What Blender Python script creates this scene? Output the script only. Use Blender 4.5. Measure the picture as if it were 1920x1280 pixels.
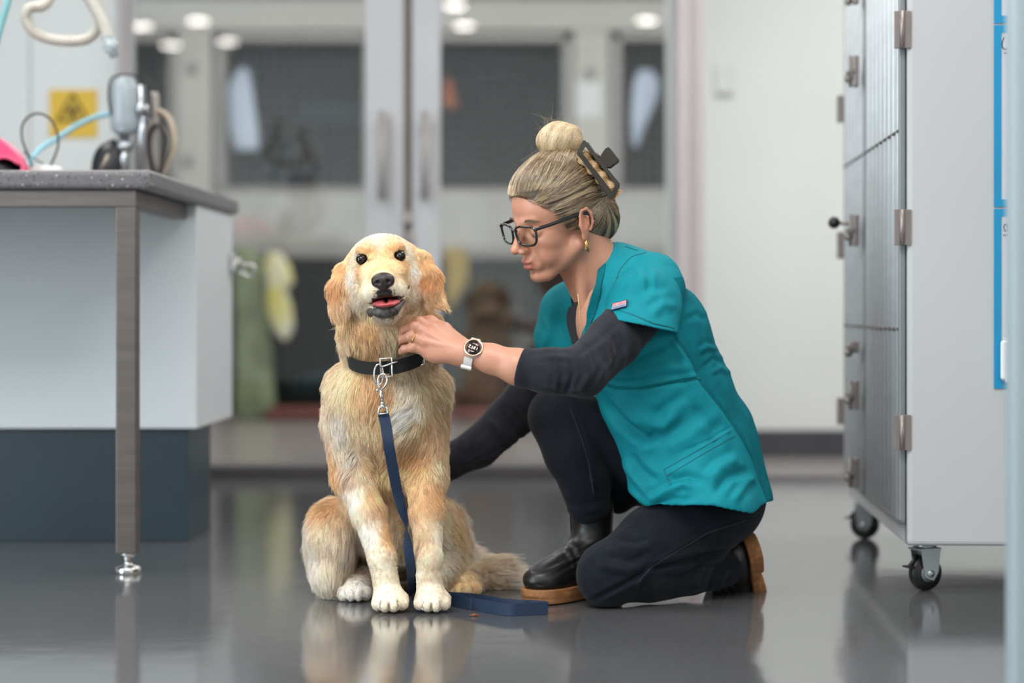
import bpy, bmesh, math, random
import numpy as np
from mathutils import Vector, Matrix, kdtree

for o in list(bpy.data.objects):
    bpy.data.objects.remove(o)
random.seed(7)
RNG = np.random.default_rng(7)
SC = bpy.context.scene
COL = SC.collection

# ------------------------------------------------------------------ camera, world, lights, exposure
CAM_H = 0.59
FPX = 3600.0            # focal length in pixels of a 1920 px wide frame
VX, VY = 1035.0, 580.0  # vanishing point of the room's depth axis
cam_d = bpy.data.cameras.new('camera')
cam_d.sensor_width = 36.0
cam_d.lens = FPX / 1920 * 36
cam_d.shift_x = -(VX - 960) / 1920
cam_d.shift_y = (VY - 640) / 1920
cam_d.clip_start = 0.05
cam_d.dof.use_dof = True
cam_d.dof.focus_distance = 3.74
cam_d.dof.aperture_fstop = 1.5
cam = bpy.data.objects.new('camera', cam_d)
cam.location = (0, 0, CAM_H)
cam.rotation_euler = (math.pi / 2, 0, 0)
COL.objects.link(cam)
SC.camera = cam

SC.view_settings.view_transform = 'Standard'
SC.view_settings.look = 'None'
SC.view_settings.gamma = 1
SC.view_settings.use_curve_mapping = False
SC.view_settings.exposure = 0.12
SC.cycles.max_bounces = 8
SC.cycles.transparent_max_bounces = 16
SC.cycles.use_denoising = True

world = bpy.data.worlds.new('world')
world.use_nodes = True
world.node_tree.nodes['Background'].inputs[0].default_value = (0.75, 0.85, 1.0, 1)
world.node_tree.nodes['Background'].inputs[1].default_value = 0.3
SC.world = world

def area(name, loc, size, power, color=(1, 1, 1), rot=(0, 0, 0), spread=None):
    d = bpy.data.lights.new(name, 'AREA')
    d.shape = 'RECTANGLE'
    d.size, d.size_y = size
    d.energy = power
    d.color = color
    if spread is not None:
        d.spread = math.radians(spread)
    o = bpy.data.objects.new(name, d)
    o.location = loc
    o.rotation_euler = [math.radians(a) for a in rot]
    COL.objects.link(o)
    return o
# fill lights added on both side walls, the left daylight-cool, ceiling panels overhead
area('side_fill', (-3.9, 1.0, 1.5), (5.2, 1.8), 310, (0.82, 0.93, 1.0), (0, -90, 0))
area('side_fill', (3.1, -0.2, 1.5), (3.6, 1.7), 40, (1.0, 0.97, 0.94), (0, 90, 0))
area('ceiling_panel_light', (-0.5, 1.7, 2.66), (2.4, 1.2), 105, (1.0, 0.97, 0.94))
area('ceiling_panel_light', (-1.6, 4.6, 2.66), (1.2, 1.2), 34, (1.0, 0.97, 0.94))
area('ceiling_panel_light', (1.2, 5.4, 2.66), (1.4, 1.4), 26, (1.0, 0.97, 0.94))
area('ceiling_panel_light', (2.2, 5.9, 2.66), (1.2, 1.6), 47, (1.0, 0.98, 0.96))  # extra panel added to brighten the white wall at the right
area('ceiling_panel_light', (0.9, 3.9, 2.66), (1.0, 1.2), 30, (1.0, 0.97, 0.94))
area('kennel_room_light', (-0.6, 8.6, 2.9), (4.6, 0.7), 130, (1.0, 0.96, 0.93))

# ------------------------------------------------------------------ helpers
def W(px, py, Y):
    """the point of the place at depth Y seen at a place of the photograph"""
    return Vector(((px - VX) / FPX * Y, Y, CAM_H + (VY - py) / FPX * Y))

def hexc(h):
    h = h.lstrip('#')
    c = [int(h[i:i + 2], 16) / 255 for i in (0, 2, 4)]
    return tuple([(x / 12.92 if x <= 0.04045 else ((x + 0.055) / 1.055) ** 2.4) for x in c])

def material(name, color, rough=0.5, metal=0.0, var=0.08, scale=8.0, bump=0.0, bscale=120.0, spec=0.5,
             coat=0.0, sheen=0.0, stretch=None, emis=None, sss=0.0, color2=None, coords='Object', detail=4):
    if isinstance(color, str): color = hexc(color)
    if isinstance(color2, str): color2 = hexc(color2)
    m = bpy.data.materials.new(name); m.use_nodes = True
    nt = m.node_tree; N = nt.nodes; L = nt.links
    b = N['Principled BSDF']
    b.inputs['Roughness'].default_value = rough
    b.inputs['Metallic'].default_value = metal
    b.inputs['Specular IOR Level'].default_value = spec
    b.inputs['Coat Weight'].default_value = coat
    b.inputs['Sheen Weight'].default_value = sheen
    if sss:
        b.inputs['Subsurface Weight'].default_value = sss
        b.inputs['Subsurface Radius'].default_value = (0.012, 0.004, 0.002)
        b.inputs['Subsurface Scale'].default_value = 1.0
    tc = N.new('ShaderNodeTexCoord')
    mp = N.new('ShaderNodeMapping')
    if stretch: mp.inputs['Scale'].default_value = stretch
    L.new(tc.outputs[coords], mp.inputs[0])
    nz = N.new('ShaderNodeTexNoise'); nz.inputs['Scale'].default_value = scale; nz.inputs['Detail'].default_value = detail
    L.new(mp.outputs[0], nz.inputs['Vector'])
    cr = N.new('ShaderNodeValToRGB')
    lo = color2 if color2 else tuple(c * (1 - var) for c in color)
    hi = color if color2 else tuple(min(1, c * (1 + var)) for c in color)
    cr.color_ramp.elements[0].position = 0.3; cr.color_ramp.elements[0].color = (*lo, 1)
    cr.color_ramp.elements[1].position = 0.7; cr.color_ramp.elements[1].color = (*hi, 1)
    L.new(nz.outputs['Fac'], cr.inputs[0])
    L.new(cr.outputs[0], b.inputs['Base Color'])
    if emis:
        b.inputs['Emission Color'].default_value = (*color, 1); b.inputs['Emission Strength'].default_value = emis
    if bump:
        n2 = N.new('ShaderNodeTexNoise'); n2.inputs['Scale'].default_value = bscale; n2.inputs['Detail'].default_value = 3
        L.new(mp.outputs[0], n2.inputs['Vector'])
        bp = N.new('ShaderNodeBump'); bp.inputs['Strength'].default_value = bump; bp.inputs['Distance'].default_value = 0.002
        L.new(n2.outputs['Fac'], bp.inputs['Height']); L.new(bp.outputs[0], b.inputs['Normal'])
    m['bsdf'] = 1
    return m

def new_obj(name, me, mat=None, parent=None, smooth=False):
    if mat is not None:
        for mm in (mat if isinstance(mat, (list, tuple)) else [mat]): me.materials.append(mm)
    if smooth and hasattr(me, 'polygons'):
        me.polygons.foreach_set('use_smooth', np.ones(len(me.polygons), dtype=bool))
    o = bpy.data.objects.new(name, me)
    COL.objects.link(o)
    if parent is not None:
        o.parent = parent
        o.matrix_parent_inverse = parent.matrix_world.inverted() if False else Matrix.Identity(4)
        if parent.location.length or True:
            o.location = -world_loc(parent)
    return o

def world_loc(o):
    v = Vector(o.location)
    while o.parent is not None:
        o = o.parent; v = v + Vector(o.location)
    return v

def empty(name, loc=(0, 0, 0)):
    o = bpy.data.objects.new(name, None); o.location = loc; o.empty_display_size = 0.05
    COL.objects.link(o); return o

def tag(o, label=None, cat=None, group=None, kind=None):
    if label: o['label'] = label
    if cat: o['category'] = cat
    if group: o['group'] = group
    if kind: o['kind'] = kind
    return o

class MB:
    """collects shapes into one bmesh, in world coordinates"""
    def __init__(s): s.bm = bmesh.new()
    def box(s, lo, hi, bev=0.0, seg=2, mat=None, mi=0):
        lo, hi = Vector(lo), Vector(hi)
        r = bmesh.ops.create_cube(s.bm, size=1.0)
        vs = r['verts']
        sz = hi - lo; c = (hi + lo) / 2
        for v in vs:
            v.co = Vector((v.co.x * sz.x, v.co.y * sz.y, v.co.z * sz.z)) + c
            if mat is not None: v.co = mat @ v.co
        fs = list({f for v in vs for f in v.link_faces})
        for f in fs: f.material_index = mi
        if bev:
            es = list({e for v in vs for e in v.link_edges})
            r = bmesh.ops.bevel(s.bm, geom=es, offset=bev, segments=seg, affect='EDGES', profile=0.5)
            for f in r['faces']: f.material_index = mi
        return s
    def tube(s, pts, r, seg=10, closed=False, caps=True, mi=0, flat=None):
        """flat=(axis, factor): squashes the ring along a fixed axis"""
        pts = [Vector(p) for p in pts]
        n = len(pts)
        rs = list(r) if isinstance(r, (list, tuple, np.ndarray)) else [r] * n
        rings = []
        up = None
        for i, p in enumerate(pts):
            a = pts[i - 1] if (i > 0 or closed) else p
            b = pts[(i + 1) % n] if (i < n - 1 or closed) else p
            t = (b - a).normalized()
            if up is None:
                up = t.orthogonal().normalized()
            up = (up - t * up.dot(t))
            if up.length < 1e-6: up = t.orthogonal()
            up.normalize()
            sd = t.cross(up)
            ring = []
            for k in range(seg):
                a2 = 2 * math.pi * k / seg
                q = up * math.cos(a2) * rs[i] + sd * math.sin(a2) * rs[i]
                if flat:
                    ax = Vector(flat[0]).normalized(); q = q - ax * q.dot(ax) * (1 - flat[1])
                ring.append(s.bm.verts.new(p + q))
            rings.append(ring)
        m = n if closed else n - 1
        for i in range(m):
            A, B = rings[i], rings[(i + 1) % n]
            for k in range(seg):
                f = s.bm.faces.new((A[k], A[(k + 1) % seg], B[(k + 1) % seg], B[k])); f.smooth = True; f.material_index = mi
        if caps and not closed:
            f = s.bm.faces.new(rings[0][::-1]); f.material_index = mi
            f = s.bm.faces.new(rings[-1]); f.material_index = mi
        return s
    def lathe(s, c, prof, axis=(0, 0, 1), seg=24, mi=0, smooth=True):
        """prof: list of (radius, height along the axis)"""
        ax = Vector(axis).normalized(); u = ax.orthogonal().normalized(); w = ax.cross(u)
        c = Vector(c); rings = []
        for r, h in prof:
            if r < 1e-6: rings.append([s.bm.verts.new(c + ax * h)])
            else: rings.append([s.bm.verts.new(c + ax * h + (u * math.cos(2 * math.pi * k / seg) + w * math.sin(2 * math.pi * k / seg)) * r) for k in range(seg)])
        for A, B in zip(rings, rings[1:]):
            for k in range(seg):
                a = [A[k % len(A)]] + ([A[(k + 1) % seg]] if len(A) > 1 else [])
                b = ([B[(k + 1) % seg]] if len(B) > 1 else []) + [B[k % len(B)]]
                if len(a) + len(b) < 3: continue
                f = s.bm.faces.new(a + b); f.smooth = smooth; f.material_index = mi
        for R, rev in ((rings[0], True), (rings[-1], False)):
            if len(R) > 1:
                f = s.bm.faces.new(R[::-1] if rev else R); f.material_index = mi
        return s
    def prism(s, poly, axis_vec, bev=0.0, mi=0):
        """poly: list of 3D points of a flat face, extruded by axis_vec"""
        A = [s.bm.verts.new(Vector(p)) for p in poly]
        B = [s.bm.verts.new(Vector(p) + Vector(axis_vec)) for p in poly]
        n = len(poly); fs = []
        fs.append(s.bm.faces.new(A[::-1])); fs.append(s.bm.faces.new(B))
        for i in range(n): fs.append(s.bm.faces.new((A[i], A[(i + 1) % n], B[(i + 1) % n], B[i])))
        for f in fs: f.material_index = mi
        if bev:
            es = list({e for f in fs for e in f.edges})
            bmesh.ops.bevel(s.bm, geom=es, offset=bev, segments=2, affect='EDGES', profile=0.5)
        return s
    def sphere(s, c, r, sub=3, scale=(1, 1, 1), rot=None, mi=0):
        q = bmesh.ops.create_icosphere(s.bm, subdivisions=sub, radius=1.0)
        for v in q['verts']:
            p = Vector((v.co.x * r * scale[0], v.co.y * r * scale[1], v.co.z * r * scale[2]))
            if rot is not None: p = rot @ p
            v.co = p + Vector(c)
        for f in {f for v in q['verts'] for f in v.link_faces}: f.smooth = True; f.material_index = mi
        return s
    def build(s, name, mat, parent=None, xf=None):
        if xf is not None: s.bm.transform(xf)
        bmesh.ops.recalc_face_normals(s.bm, faces=s.bm.faces[:])
        me = bpy.data.meshes.new(name); s.bm.to_mesh(me); s.bm.free()
        return new_obj(name, me, mat, parent)

def smooth_path(pts, n=8):
    """Catmull-Rom through the points"""
    P = [Vector(p) for p in pts]
    P = [P[0] * 2 - P[1]] + P + [P[-1] * 2 - P[-2]]
    out = []
    for i in range(1, len(P) - 2):
        p0, p1, p2, p3 = P[i - 1:i + 3]
        for k in range(n):
            t = k / n
            out.append(0.5 * ((2 * p1) + (p2 - p0) * t + (2 * p0 - 5 * p1 + 4 * p2 - p3) * t * t + (3 * p1 - p0 - 3 * p2 + p3) * t ** 3))
    out.append(P[-2]); return out

def ribbon(pts, widths, nrm, th):
    """strap: rectangular section swept along pts, nrm = list of width directions"""
    bm = bmesh.new(); rings = []
    n = len(pts)
    for i, p in enumerate(pts):
        a = pts[max(0, i - 1)]; b = pts[min(n - 1, i + 1)]
        t = (Vector(b) - Vector(a)).normalized()
        w = Vector(nrm[i] if isinstance(nrm, list) else nrm); w = (w - t * w.dot(t)).normalized()
        q = t.cross(w).normalized() * th / 2
        ww = w * (widths[i] if isinstance(widths, (list, tuple)) else widths) / 2
        p = Vector(p)
        rings.append([bm.verts.new(p + ww + q), bm.verts.new(p - ww + q), bm.verts.new(p - ww - q), bm.verts.new(p + ww - q)])
    for A, B in zip(rings, rings[1:]):
        for k in range(4): bm.faces.new((A[k], A[(k + 1) % 4], B[(k + 1) % 4], B[k]))
    bm.faces.new(rings[0][::-1]); bm.faces.new(rings[-1])
    m = MB(); m.bm.free(); m.bm = bm
    return m

# ------------------------------------------------------------------ implicit surfaces -> mesh
class Field:
    def __init__(s, lo, hi, h, big=0.08):
        s.ax = []
        for a, b, hh in zip(lo, hi, h if isinstance(h, (list, tuple)) else (h, h, h)):
            if isinstance(hh, list):   # list of (coordinate, spacing): spacing varies along the axis
                c = [a]
                xs_, hs_ = zip(*hh)
                while c[-1] < b: c.append(c[-1] + float(np.interp(c[-1], xs_, hs_)))
                s.ax.append(np.array(c, np.float32))
            else:
                s.ax.append(np.arange(a, b + hh, hh, dtype=np.float32))
        s.F = np.full([len(a) for a in s.ax], big, np.float32)
        s.big = big
    def _sl(s, lo, hi, pad):
        sl = []
        for i in range(3):
            a = max(0, int(np.searchsorted(s.ax[i], lo[i] - pad)) - 1); b = min(len(s.ax[i]), int(np.searchsorted(s.ax[i], hi[i] + pad)) + 1)
            if b <= a: return None
            sl.append(slice(a, b))
        return tuple(sl)
    def put(s, fn, lo, hi, k=0.01, op='u', pad=None):
        pad = max(k * 1.5, 0.012) if pad is None else pad
        if op == 's': pad = max(k * 1.2, 0.004)
        sl = s._sl(lo, hi, pad)
        if sl is None: return s
        x = s.ax[0][sl[0]][:, None, None]; y = s.ax[1][sl[1]][None, :, None]; z = s.ax[2][sl[2]][None, None, :]
        d = fn(x, y, z)
        f = s.F[sl]
        if op == 'u':
            h = np.maximum(k - np.abs(f - d), 0) / k
            s.F[sl] = np.minimum(f, d) - h * h * k * 0.25
        elif op == 's':
            d = -d
            h = np.maximum(k - np.abs(f - d), 0) / k
            s.F[sl] = np.maximum(f, d) + h * h * k * 0.25
        return s
    def cone(s, a, b, ra, rb, k=0.01, op='u', sq=None):
        a = np.array(a, np.float32); b = np.array(b, np.float32)
        r = max(ra, rb); lo = np.minimum(a, b) - r; hi = np.maximum(a, b) + r
        ba = b - a
        if sq is None:
            bb = float(ba @ ba) + 1e-12
            def fn(x, y, z):
                px, py, pz = x - a[0], y - a[1], z - a[2]
                h = np.clip((px * ba[0] + py * ba[1] + pz * ba[2]) / bb, 0, 1)
                return np.sqrt((px - h * ba[0]) ** 2 + (py - h * ba[1]) ** 2 + (pz - h * ba[2]) ** 2) - (ra + (rb - ra) * h)
        else:
            n = np.array(sq[0], np.float32); n = n / np.linalg.norm(n); fct = sq[1]
            if fct < 1: lo = lo - r * (1 / fct - 1); hi = hi + r * (1 / fct - 1)
            M = np.eye(3, dtype=np.float32) + (fct - 1) * np.outer(n, n).astype(np.float32)
            ba2 = M @ ba; bb = float(ba2 @ ba2) + 1e-12; mn = min(1, 1 / fct)
            def fn(x, y, z):
                px, py, pz = x - a[0], y - a[1], z - a[2]
                dn = (px * n[0] + py * n[1] + pz * n[2]) * (fct - 1)
                px, py, pz = px + dn * n[0], py + dn * n[1], pz + dn * n[2]
                h = np.clip((px * ba2[0] + py * ba2[1] + pz * ba2[2]) / bb, 0, 1)
                return (np.sqrt((px - h * ba2[0]) ** 2 + (py - h * ba2[1]) ** 2 + (pz - h * ba2[2]) ** 2) - (ra + (rb - ra) * h)) * mn
        return s.put(fn, lo, hi, k, op)
    def chain(s, pts, rs, k=0.01, op='u', sq=None):
        for i in range(len(pts) - 1): s.cone(pts[i], pts[i + 1], rs[i], rs[i + 1], k if i == 0 else min(k, 0.012), op, sq)
        return s
    def ell(s, c, r, k=0.01, op='u', R=None):
        c = np.array(c, np.float32); r = np.array(r, np.float32)
        R = np.eye(3) if R is None else np.array(R)
        ext = np.sqrt(((R * r[None, :]) ** 2).sum(1))
        Rt = R.T.astype(np.float32)
        def fn(x, y, z):
            px, py, pz = x - c[0], y - c[1], z - c[2]
            q = [(Rt[i, 0] * px + Rt[i, 1] * py + Rt[i, 2] * pz) / r[i] for i in range(3)]
            k0 = np.sqrt(q[0] ** 2 + q[1] ** 2 + q[2] ** 2) + 1e-9
            k1 = np.sqrt((q[0] / r[0]) ** 2 + (q[1] / r[1]) ** 2 + (q[2] / r[2]) ** 2) + 1e-9
            return k0 * (k0 - 1) / k1
        return s.put(fn, c - ext, c + ext, k, op)
    def rbox(s, c, hs, rr=0.004, k=0.006, op='u', R=None):
        c = np.array(c, np.float32); hs = np.array(hs, np.float32)
        R = np.eye(3) if R is None else np.array(R); Rt = R.T.astype(np.float32)
        ext = np.abs(R * hs[None, :]).sum(1)
        def fn(x, y, z):
            px, py, pz = x - c[0], y - c[1], z - c[2]
            q = [np.abs(Rt[i, 0] * px + Rt[i, 1] * py + Rt[i, 2] * pz) - (hs[i] - rr) for i in range(3)]
            return np.sqrt(sum(np.maximum(v, 0) ** 2 for v in q)) + np.minimum(np.maximum(np.maximum(q[0], q[1]), q[2]), 0) - rr
        return s.put(fn, c - ext, c + ext, k, op)
    def cut(s, p, n, k=0.004):
        """removes the half space on the side n points to"""
        p = np.array(p, np.float32); n = np.array(n, np.float32); n = n / np.linalg.norm(n)
        x = s.ax[0][:, None, None]; y = s.ax[1][None, :, None]; z = s.ax[2][None, None, :]
        d = (x - p[0]) * n[0] + (y - p[1]) * n[1] + (z - p[2]) * n[2]
        h = np.maximum(k - np.abs(s.F - d), 0) / k
        s.F = np.maximum(s.F, d) + h * h * k * 0.25
        return s
    def mesh(s):
        F = s.F; F[0] = F[-1] = s.big; F[:, 0] = F[:, -1] = s.big; F[:, :, 0] = F[:, :, -1] = s.big
        S = F < 0
        nx, ny, nz = F.shape
        cnt = np.zeros((nx - 1, ny - 1, nz - 1), np.uint8)
        for dx in (0, 1):
            for dy in (0, 1):
                for dz in (0, 1): cnt += S[dx:nx - 1 + dx, dy:ny - 1 + dy, dz:nz - 1 + dz]
        act = (cnt > 0) & (cnt < 8)
        ids = np.argwhere(act)
        idx = np.full(act.shape, -1, np.int32); idx[act] = np.arange(len(ids))
        val = {}
        for dx in (0, 1):
            for dy in (0, 1):
                for dz in (0, 1): val[(dx, dy, dz)] = F[ids[:, 0] + dx, ids[:, 1] + dy, ids[:, 2] + dz]
        acc = np.zeros((len(ids), 3)); n = np.zeros(len(ids))
        corners = list(val)
        for a in corners:
            for ax in range(3):
                if a[ax] == 1: continue
                b = list(a); b[ax] = 1; b = tuple(b)
                va, vb = val[a], val[b]; m = (va < 0) != (vb < 0)
                t = np.where(m, va / np.where(m, va - vb, 1), 0)
                p = np.array(a, float)[None, :].repeat(len(ids), 0); p[:, ax] += t
                acc[m] += p[m]; n[m] += 1
        pos = ids + acc / n[:, None]
        V = np.stack([np.interp(pos[:, i], np.arange(len(s.ax[i])), s.ax[i]) for i in range(3)], 1)
        Q = []
        for ax in range(3):
            o = [i for i in range(3) if i != ax]
            a = [slice(None)] * 3; b = [slice(None)] * 3
            a[ax] = slice(0, -1); b[ax] = slice(1, None)
            for i in o: a[i] = slice(1, -1); b[i] = slice(1, -1)
            sa, sb = S[tuple(a)], S[tuple(b)]
            e = np.argwhere(sa != sb)
            inside = sa[sa != sb]
            e = e.copy()
            for i in o: e[:, i] += 1
            def cell(d1, d2):
                c = e.copy(); c[:, o[0]] += d1; c[:, o[1]] += d2
                return idx[c[:, 0], c[:, 1], c[:, 2]]
            q = np.stack([cell(-1, -1), cell(0, -1), cell(0, 0), cell(-1, 0)], 1)
            flip = inside if ax != 1 else ~inside
            q[~flip] = q[~flip][:, ::-1]
            Q.append(q)
        return V, np.concatenate(Q)

def relax(V, Q, it=2, f=0.5):
    n = len(V)
    e = np.concatenate([Q[:, [0, 1]], Q[:, [1, 2]], Q[:, [2, 3]], Q[:, [3, 0]]])
    deg = np.bincount(e[:, 0], minlength=n) + np.bincount(e[:, 1], minlength=n)
    for _ in range(it):
        A = np.stack([np.bincount(e[:, 0], V[e[:, 1], i], n) + np.bincount(e[:, 1], V[e[:, 0], i], n) for i in range(3)], 1) / np.maximum(deg, 1)[:, None]
        V = V + (A - V) * f
    return V

def vnormals(V, Q):
    fn = np.cross(V[Q[:, 2]] - V[Q[:, 0]], V[Q[:, 3]] - V[Q[:, 1]])
    N = np.zeros_like(V)
    for j in range(4):
        for i in range(3): N[:, i] += np.bincount(Q[:, j], fn[:, i], len(V))
    return N / (np.linalg.norm(N, axis=1, keepdims=True) + 1e-12)

def qmesh(name, V, Q, mat, parent=None, attr=None, mi=None):
    me = bpy.data.meshes.new(name)
    me.vertices.add(len(V)); me.vertices.foreach_set('co', np.asarray(V, np.float32).ravel())
    me.loops.add(4 * len(Q)); me.loops.foreach_set('vertex_index', np.asarray(Q, np.int32).ravel())
    me.polygons.add(len(Q)); me.polygons.foreach_set('loop_start', np.arange(0, 4 * len(Q), 4, dtype=np.int32))
    me.polygons.foreach_set('loop_total', np.full(len(Q), 4, np.int32))
    me.update(calc_edges=True)
    if attr:
        for k, v in attr.items():
            a = me.attributes.new(k, 'FLOAT_COLOR', 'POINT')
            a.data.foreach_set('color', np.concatenate([v, np.ones((len(v), 1))], 1).astype(np.float32).ravel())
    if mi is not None: me.polygons.foreach_set('material_index', np.asarray(mi, np.int32))
    me.validate()
    return new_obj(name, me, mat, parent, smooth=True)

def join(parts):
    Vs, Qs, off = [], [], 0
    for V, Q in parts: Vs.append(V); Qs.append(Q + off); off += len(V)
    return np.concatenate(Vs), np.concatenate(Qs)

def hairs(name, P, R, C, mat, parent=None):
    """P (n, k, 3) strand points, R (n, k) radii, C (n, 3) colours"""
    n, k = P.shape[:2]
    hc = bpy.data.hair_curves.new(name)
    hc.add_curves([k] * n)
    hc.attributes['position'].data.foreach_set('vector', P.astype(np.float32).ravel())
    ra = hc.attributes.get('radius') or hc.attributes.new('radius', 'FLOAT', 'POINT')
    ra.data.foreach_set('value', R.astype(np.float32).ravel())
    ca = hc.attributes.new('tint', 'FLOAT_COLOR', 'CURVE')
    ca.data.foreach_set('color', np.concatenate([C, np.ones((n, 1))], 1).astype(np.float32).ravel())
    return new_obj(name, hc, mat, parent)

def hair_mat(name, gloss=0.15, rough=0.35, trans=0.35):
    m = bpy.data.materials.new(name); m.use_nodes = True
    nt = m.node_tree; N = nt.nodes; L = nt.links
    for x in list(N): N.remove(x)
    out = N.new('ShaderNodeOutputMaterial')
    at = N.new('ShaderNodeAttribute'); at.attribute_name = 'tint'
    df = N.new('ShaderNodeBsdfDiffuse'); tr = N.new('ShaderNodeBsdfTranslucent'); gl = N.new('ShaderNodeBsdfGlossy')
    gl.inputs['Roughness'].default_value = rough; gl.inputs['Color'].default_value = (0.9, 0.85, 0.8, 1)
    L.new(at.outputs['Color'], df.inputs[0]); L.new(at.outputs['Color'], tr.inputs[0])
    m1 = N.new('ShaderNodeMixShader'); m1.inputs[0].default_value = trans
    L.new(df.outputs[0], m1.inputs[1]); L.new(tr.outputs[0], m1.inputs[2])
    m2 = N.new('ShaderNodeMixShader'); m2.inputs[0].default_value = gloss
    L.new(m1.outputs[0], m2.inputs[1]); L.new(gl.outputs[0], m2.inputs[2])
    L.new(m2.outputs[0], out.inputs[0])
    return m

def vnoise(P, scale, seed=0, octs=2):
    """smooth vector noise made of sines, -1..1"""
    r = np.random.default_rng(seed); out = np.zeros((len(P), 3))
    for o in range(octs):
        for j in range(4):
            d = r.normal(size=(3, 3)); d /= np.linalg.norm(d, axis=1, keepdims=True)
            out += np.sin(P @ (d.T * scale * 2 ** o * r.uniform(0.7, 1.3)) + r.uniform(0, 6.28, 3)) / (2 ** o * 3)
    return out
# ------------------------------------------------------------------ materials of the place
M_wall = material('white_paint', '#d3d6d4', 0.55, var=0.02, scale=2.0)
M_wall2 = material('white_paint_cool', '#d8dcdc', 0.4, var=0.02, scale=1.5)
M_ceil = material('ceiling_paint', '#c9cbc9', 0.8, var=0.02)
M_skirt = material('skirting_vinyl', '#3c3c42', 0.4, var=0.06)
M_alu = material('pale_aluminium', '#b4b5b8', 0.42, metal=0.15, var=0.03, scale=3)
M_alu2 = material('grey_aluminium', '#9a9594', 0.4, metal=0.3, var=0.04, scale=3)
M_steel = material('brushed_steel', '#6d6663', 0.42, metal=0.85, var=0.12, scale=6, stretch=(1, 1, 14), bump=0.05, bscale=60)
M_steel2 = material('bright_steel', '#c4c4c4', 0.22, metal=1.0, var=0.06)
M_black = material('black_rubber', '#0d0e10', 0.45, var=0.15)
M_whitepl = material('white_plastic', '#d9dcdc', 0.35, var=0.03)

def floor_material():
    m = material('grey_vinyl_floor', '#55565a', 0.2, var=0.05, scale=1.2, spec=0.55)
    nt = m.node_tree; N = nt.nodes; L = nt.links; b = N['Principled BSDF']
    tc = N.new('ShaderNodeTexCoord')
    n1 = N.new('ShaderNodeTexNoise'); n1.inputs['Scale'].default_value = 2.2; n1.inputs['Detail'].default_value = 5
    mp = N.new('ShaderNodeMapping'); mp.inputs['Scale'].default_value = (1.0, 0.35, 1)
    L.new(tc.outputs['Object'], mp.inputs[0]); L.new(mp.outputs[0], n1.inputs['Vector'])
    r = N.new('ShaderNodeMapRange'); r.inputs['To Min'].default_value = 0.07; r.inputs['To Max'].default_value = 0.15
    b.inputs['IOR'].default_value = 2.1
    L.new(n1.outputs['Fac'], r.inputs['Value']); L.new(r.outputs[0], b.inputs['Roughness'])
    n2 = N.new('ShaderNodeTexNoise'); n2.inputs['Scale'].default_value = 9.0; n2.inputs['Detail'].default_value = 6
    L.new(tc.outputs['Object'], n2.inputs['Vector'])
    bp = N.new('ShaderNodeBump'); bp.inputs['Strength'].default_value = 0.05; bp.inputs['Distance'].default_value = 0.01
    L.new(n2.outputs['Fac'], bp.inputs['Height']); L.new(bp.outputs[0], b.inputs['Normal'])
    # fine dark and light flecks of the vinyl
    vo = N.new('ShaderNodeTexVoronoi'); vo.inputs['Scale'].default_value = 260
    L.new(tc.outputs['Object'], vo.inputs['Vector'])
    cr = N.new('ShaderNodeValToRGB')
    cr.color_ramp.elements[0].color = (*hexc('#4d4f53'), 1); cr.color_ramp.elements[1].color = (*hexc('#5c5b5b'), 1)
    L.new(vo.outputs['Color'], cr.inputs[0]); L.new(cr.outputs[0], b.inputs['Base Color'])
    return m
M_floor = floor_material()

def glass_material(name, refl=0.09, tint=(0.96, 0.98, 0.98)):
    m = bpy.data.materials.new(name); m.use_nodes = True
    nt = m.node_tree; N = nt.nodes; L = nt.links
    for x in list(N): N.remove(x)
    out = N.new('ShaderNodeOutputMaterial')
    t = N.new('ShaderNodeBsdfTransparent'); t.inputs[0].default_value = (*tint, 1)
    g = N.new('ShaderNodeBsdfGlossy'); g.inputs['Roughness'].default_value = 0.0
    mx = N.new('ShaderNodeMixShader'); mx.inputs[0].default_value = refl
    L.new(t.outputs[0], mx.inputs[1]); L.new(g.outputs[0], mx.inputs[2]); L.new(mx.outputs[0], out.inputs[0])
    return m
M_glass = glass_material('door_glass', 0.075)

def setting(name, mb, mat, parent=None):
    o = mb.build(name, mat, parent)
    if parent is None: o['kind'] = 'structure'
    return o

YD = 6.75      # plane of the glass doors
YW = 7.62      # white wall at the right
YK = 10.4      # front of the kennels
XL, XR, YF, HC = -4.0, 3.2, -2.4, 2.7

setting('floor', MB().box((XL - .1, YF - .1, -0.06), (XR + .1, 13.0, 0)), M_floor)
setting('ceiling', MB().box((XL - .1, YF - .1, HC), (XR + .1, YW + .1, HC + .08)), M_ceil)
setting('wall_left', MB().box((XL - .1, YF, 0), (XL, YD, HC)), M_wall)
setting('wall_right', MB().box((XR, YF, 0), (XR + .1, YW + .1, HC)), M_wall)
setting('wall_front', MB().box((XL, YF - .1, 0), (XR, YF, HC)), M_wall)
# white wall left of the doors, white wall right of them set further back
xa = W(226, 0, YD).x; xb = W(1318, 0, YD).x
setting('wall_back', MB().box((XL, YD, 0), (xa, YD + .12, HC)), M_wall2)
setting('wall_right_back', MB().box((xb - 0.04, YW, 0), (XR, YW + .1, HC)), M_wall)
setting('wall_return', MB().box((xb - 0.08, YD + .06, 0), (xb, YW, HC)), M_wall)
setting('baseboard_back', MB().box((xb, YW - .015, 0), (XR, YW, 0.112), 0.003), M_skirt)
setting('baseboard_left', MB().box((XL, YD - .015, 0), (xa - .03, YD, 0.112), 0.003), M_skirt)
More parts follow.
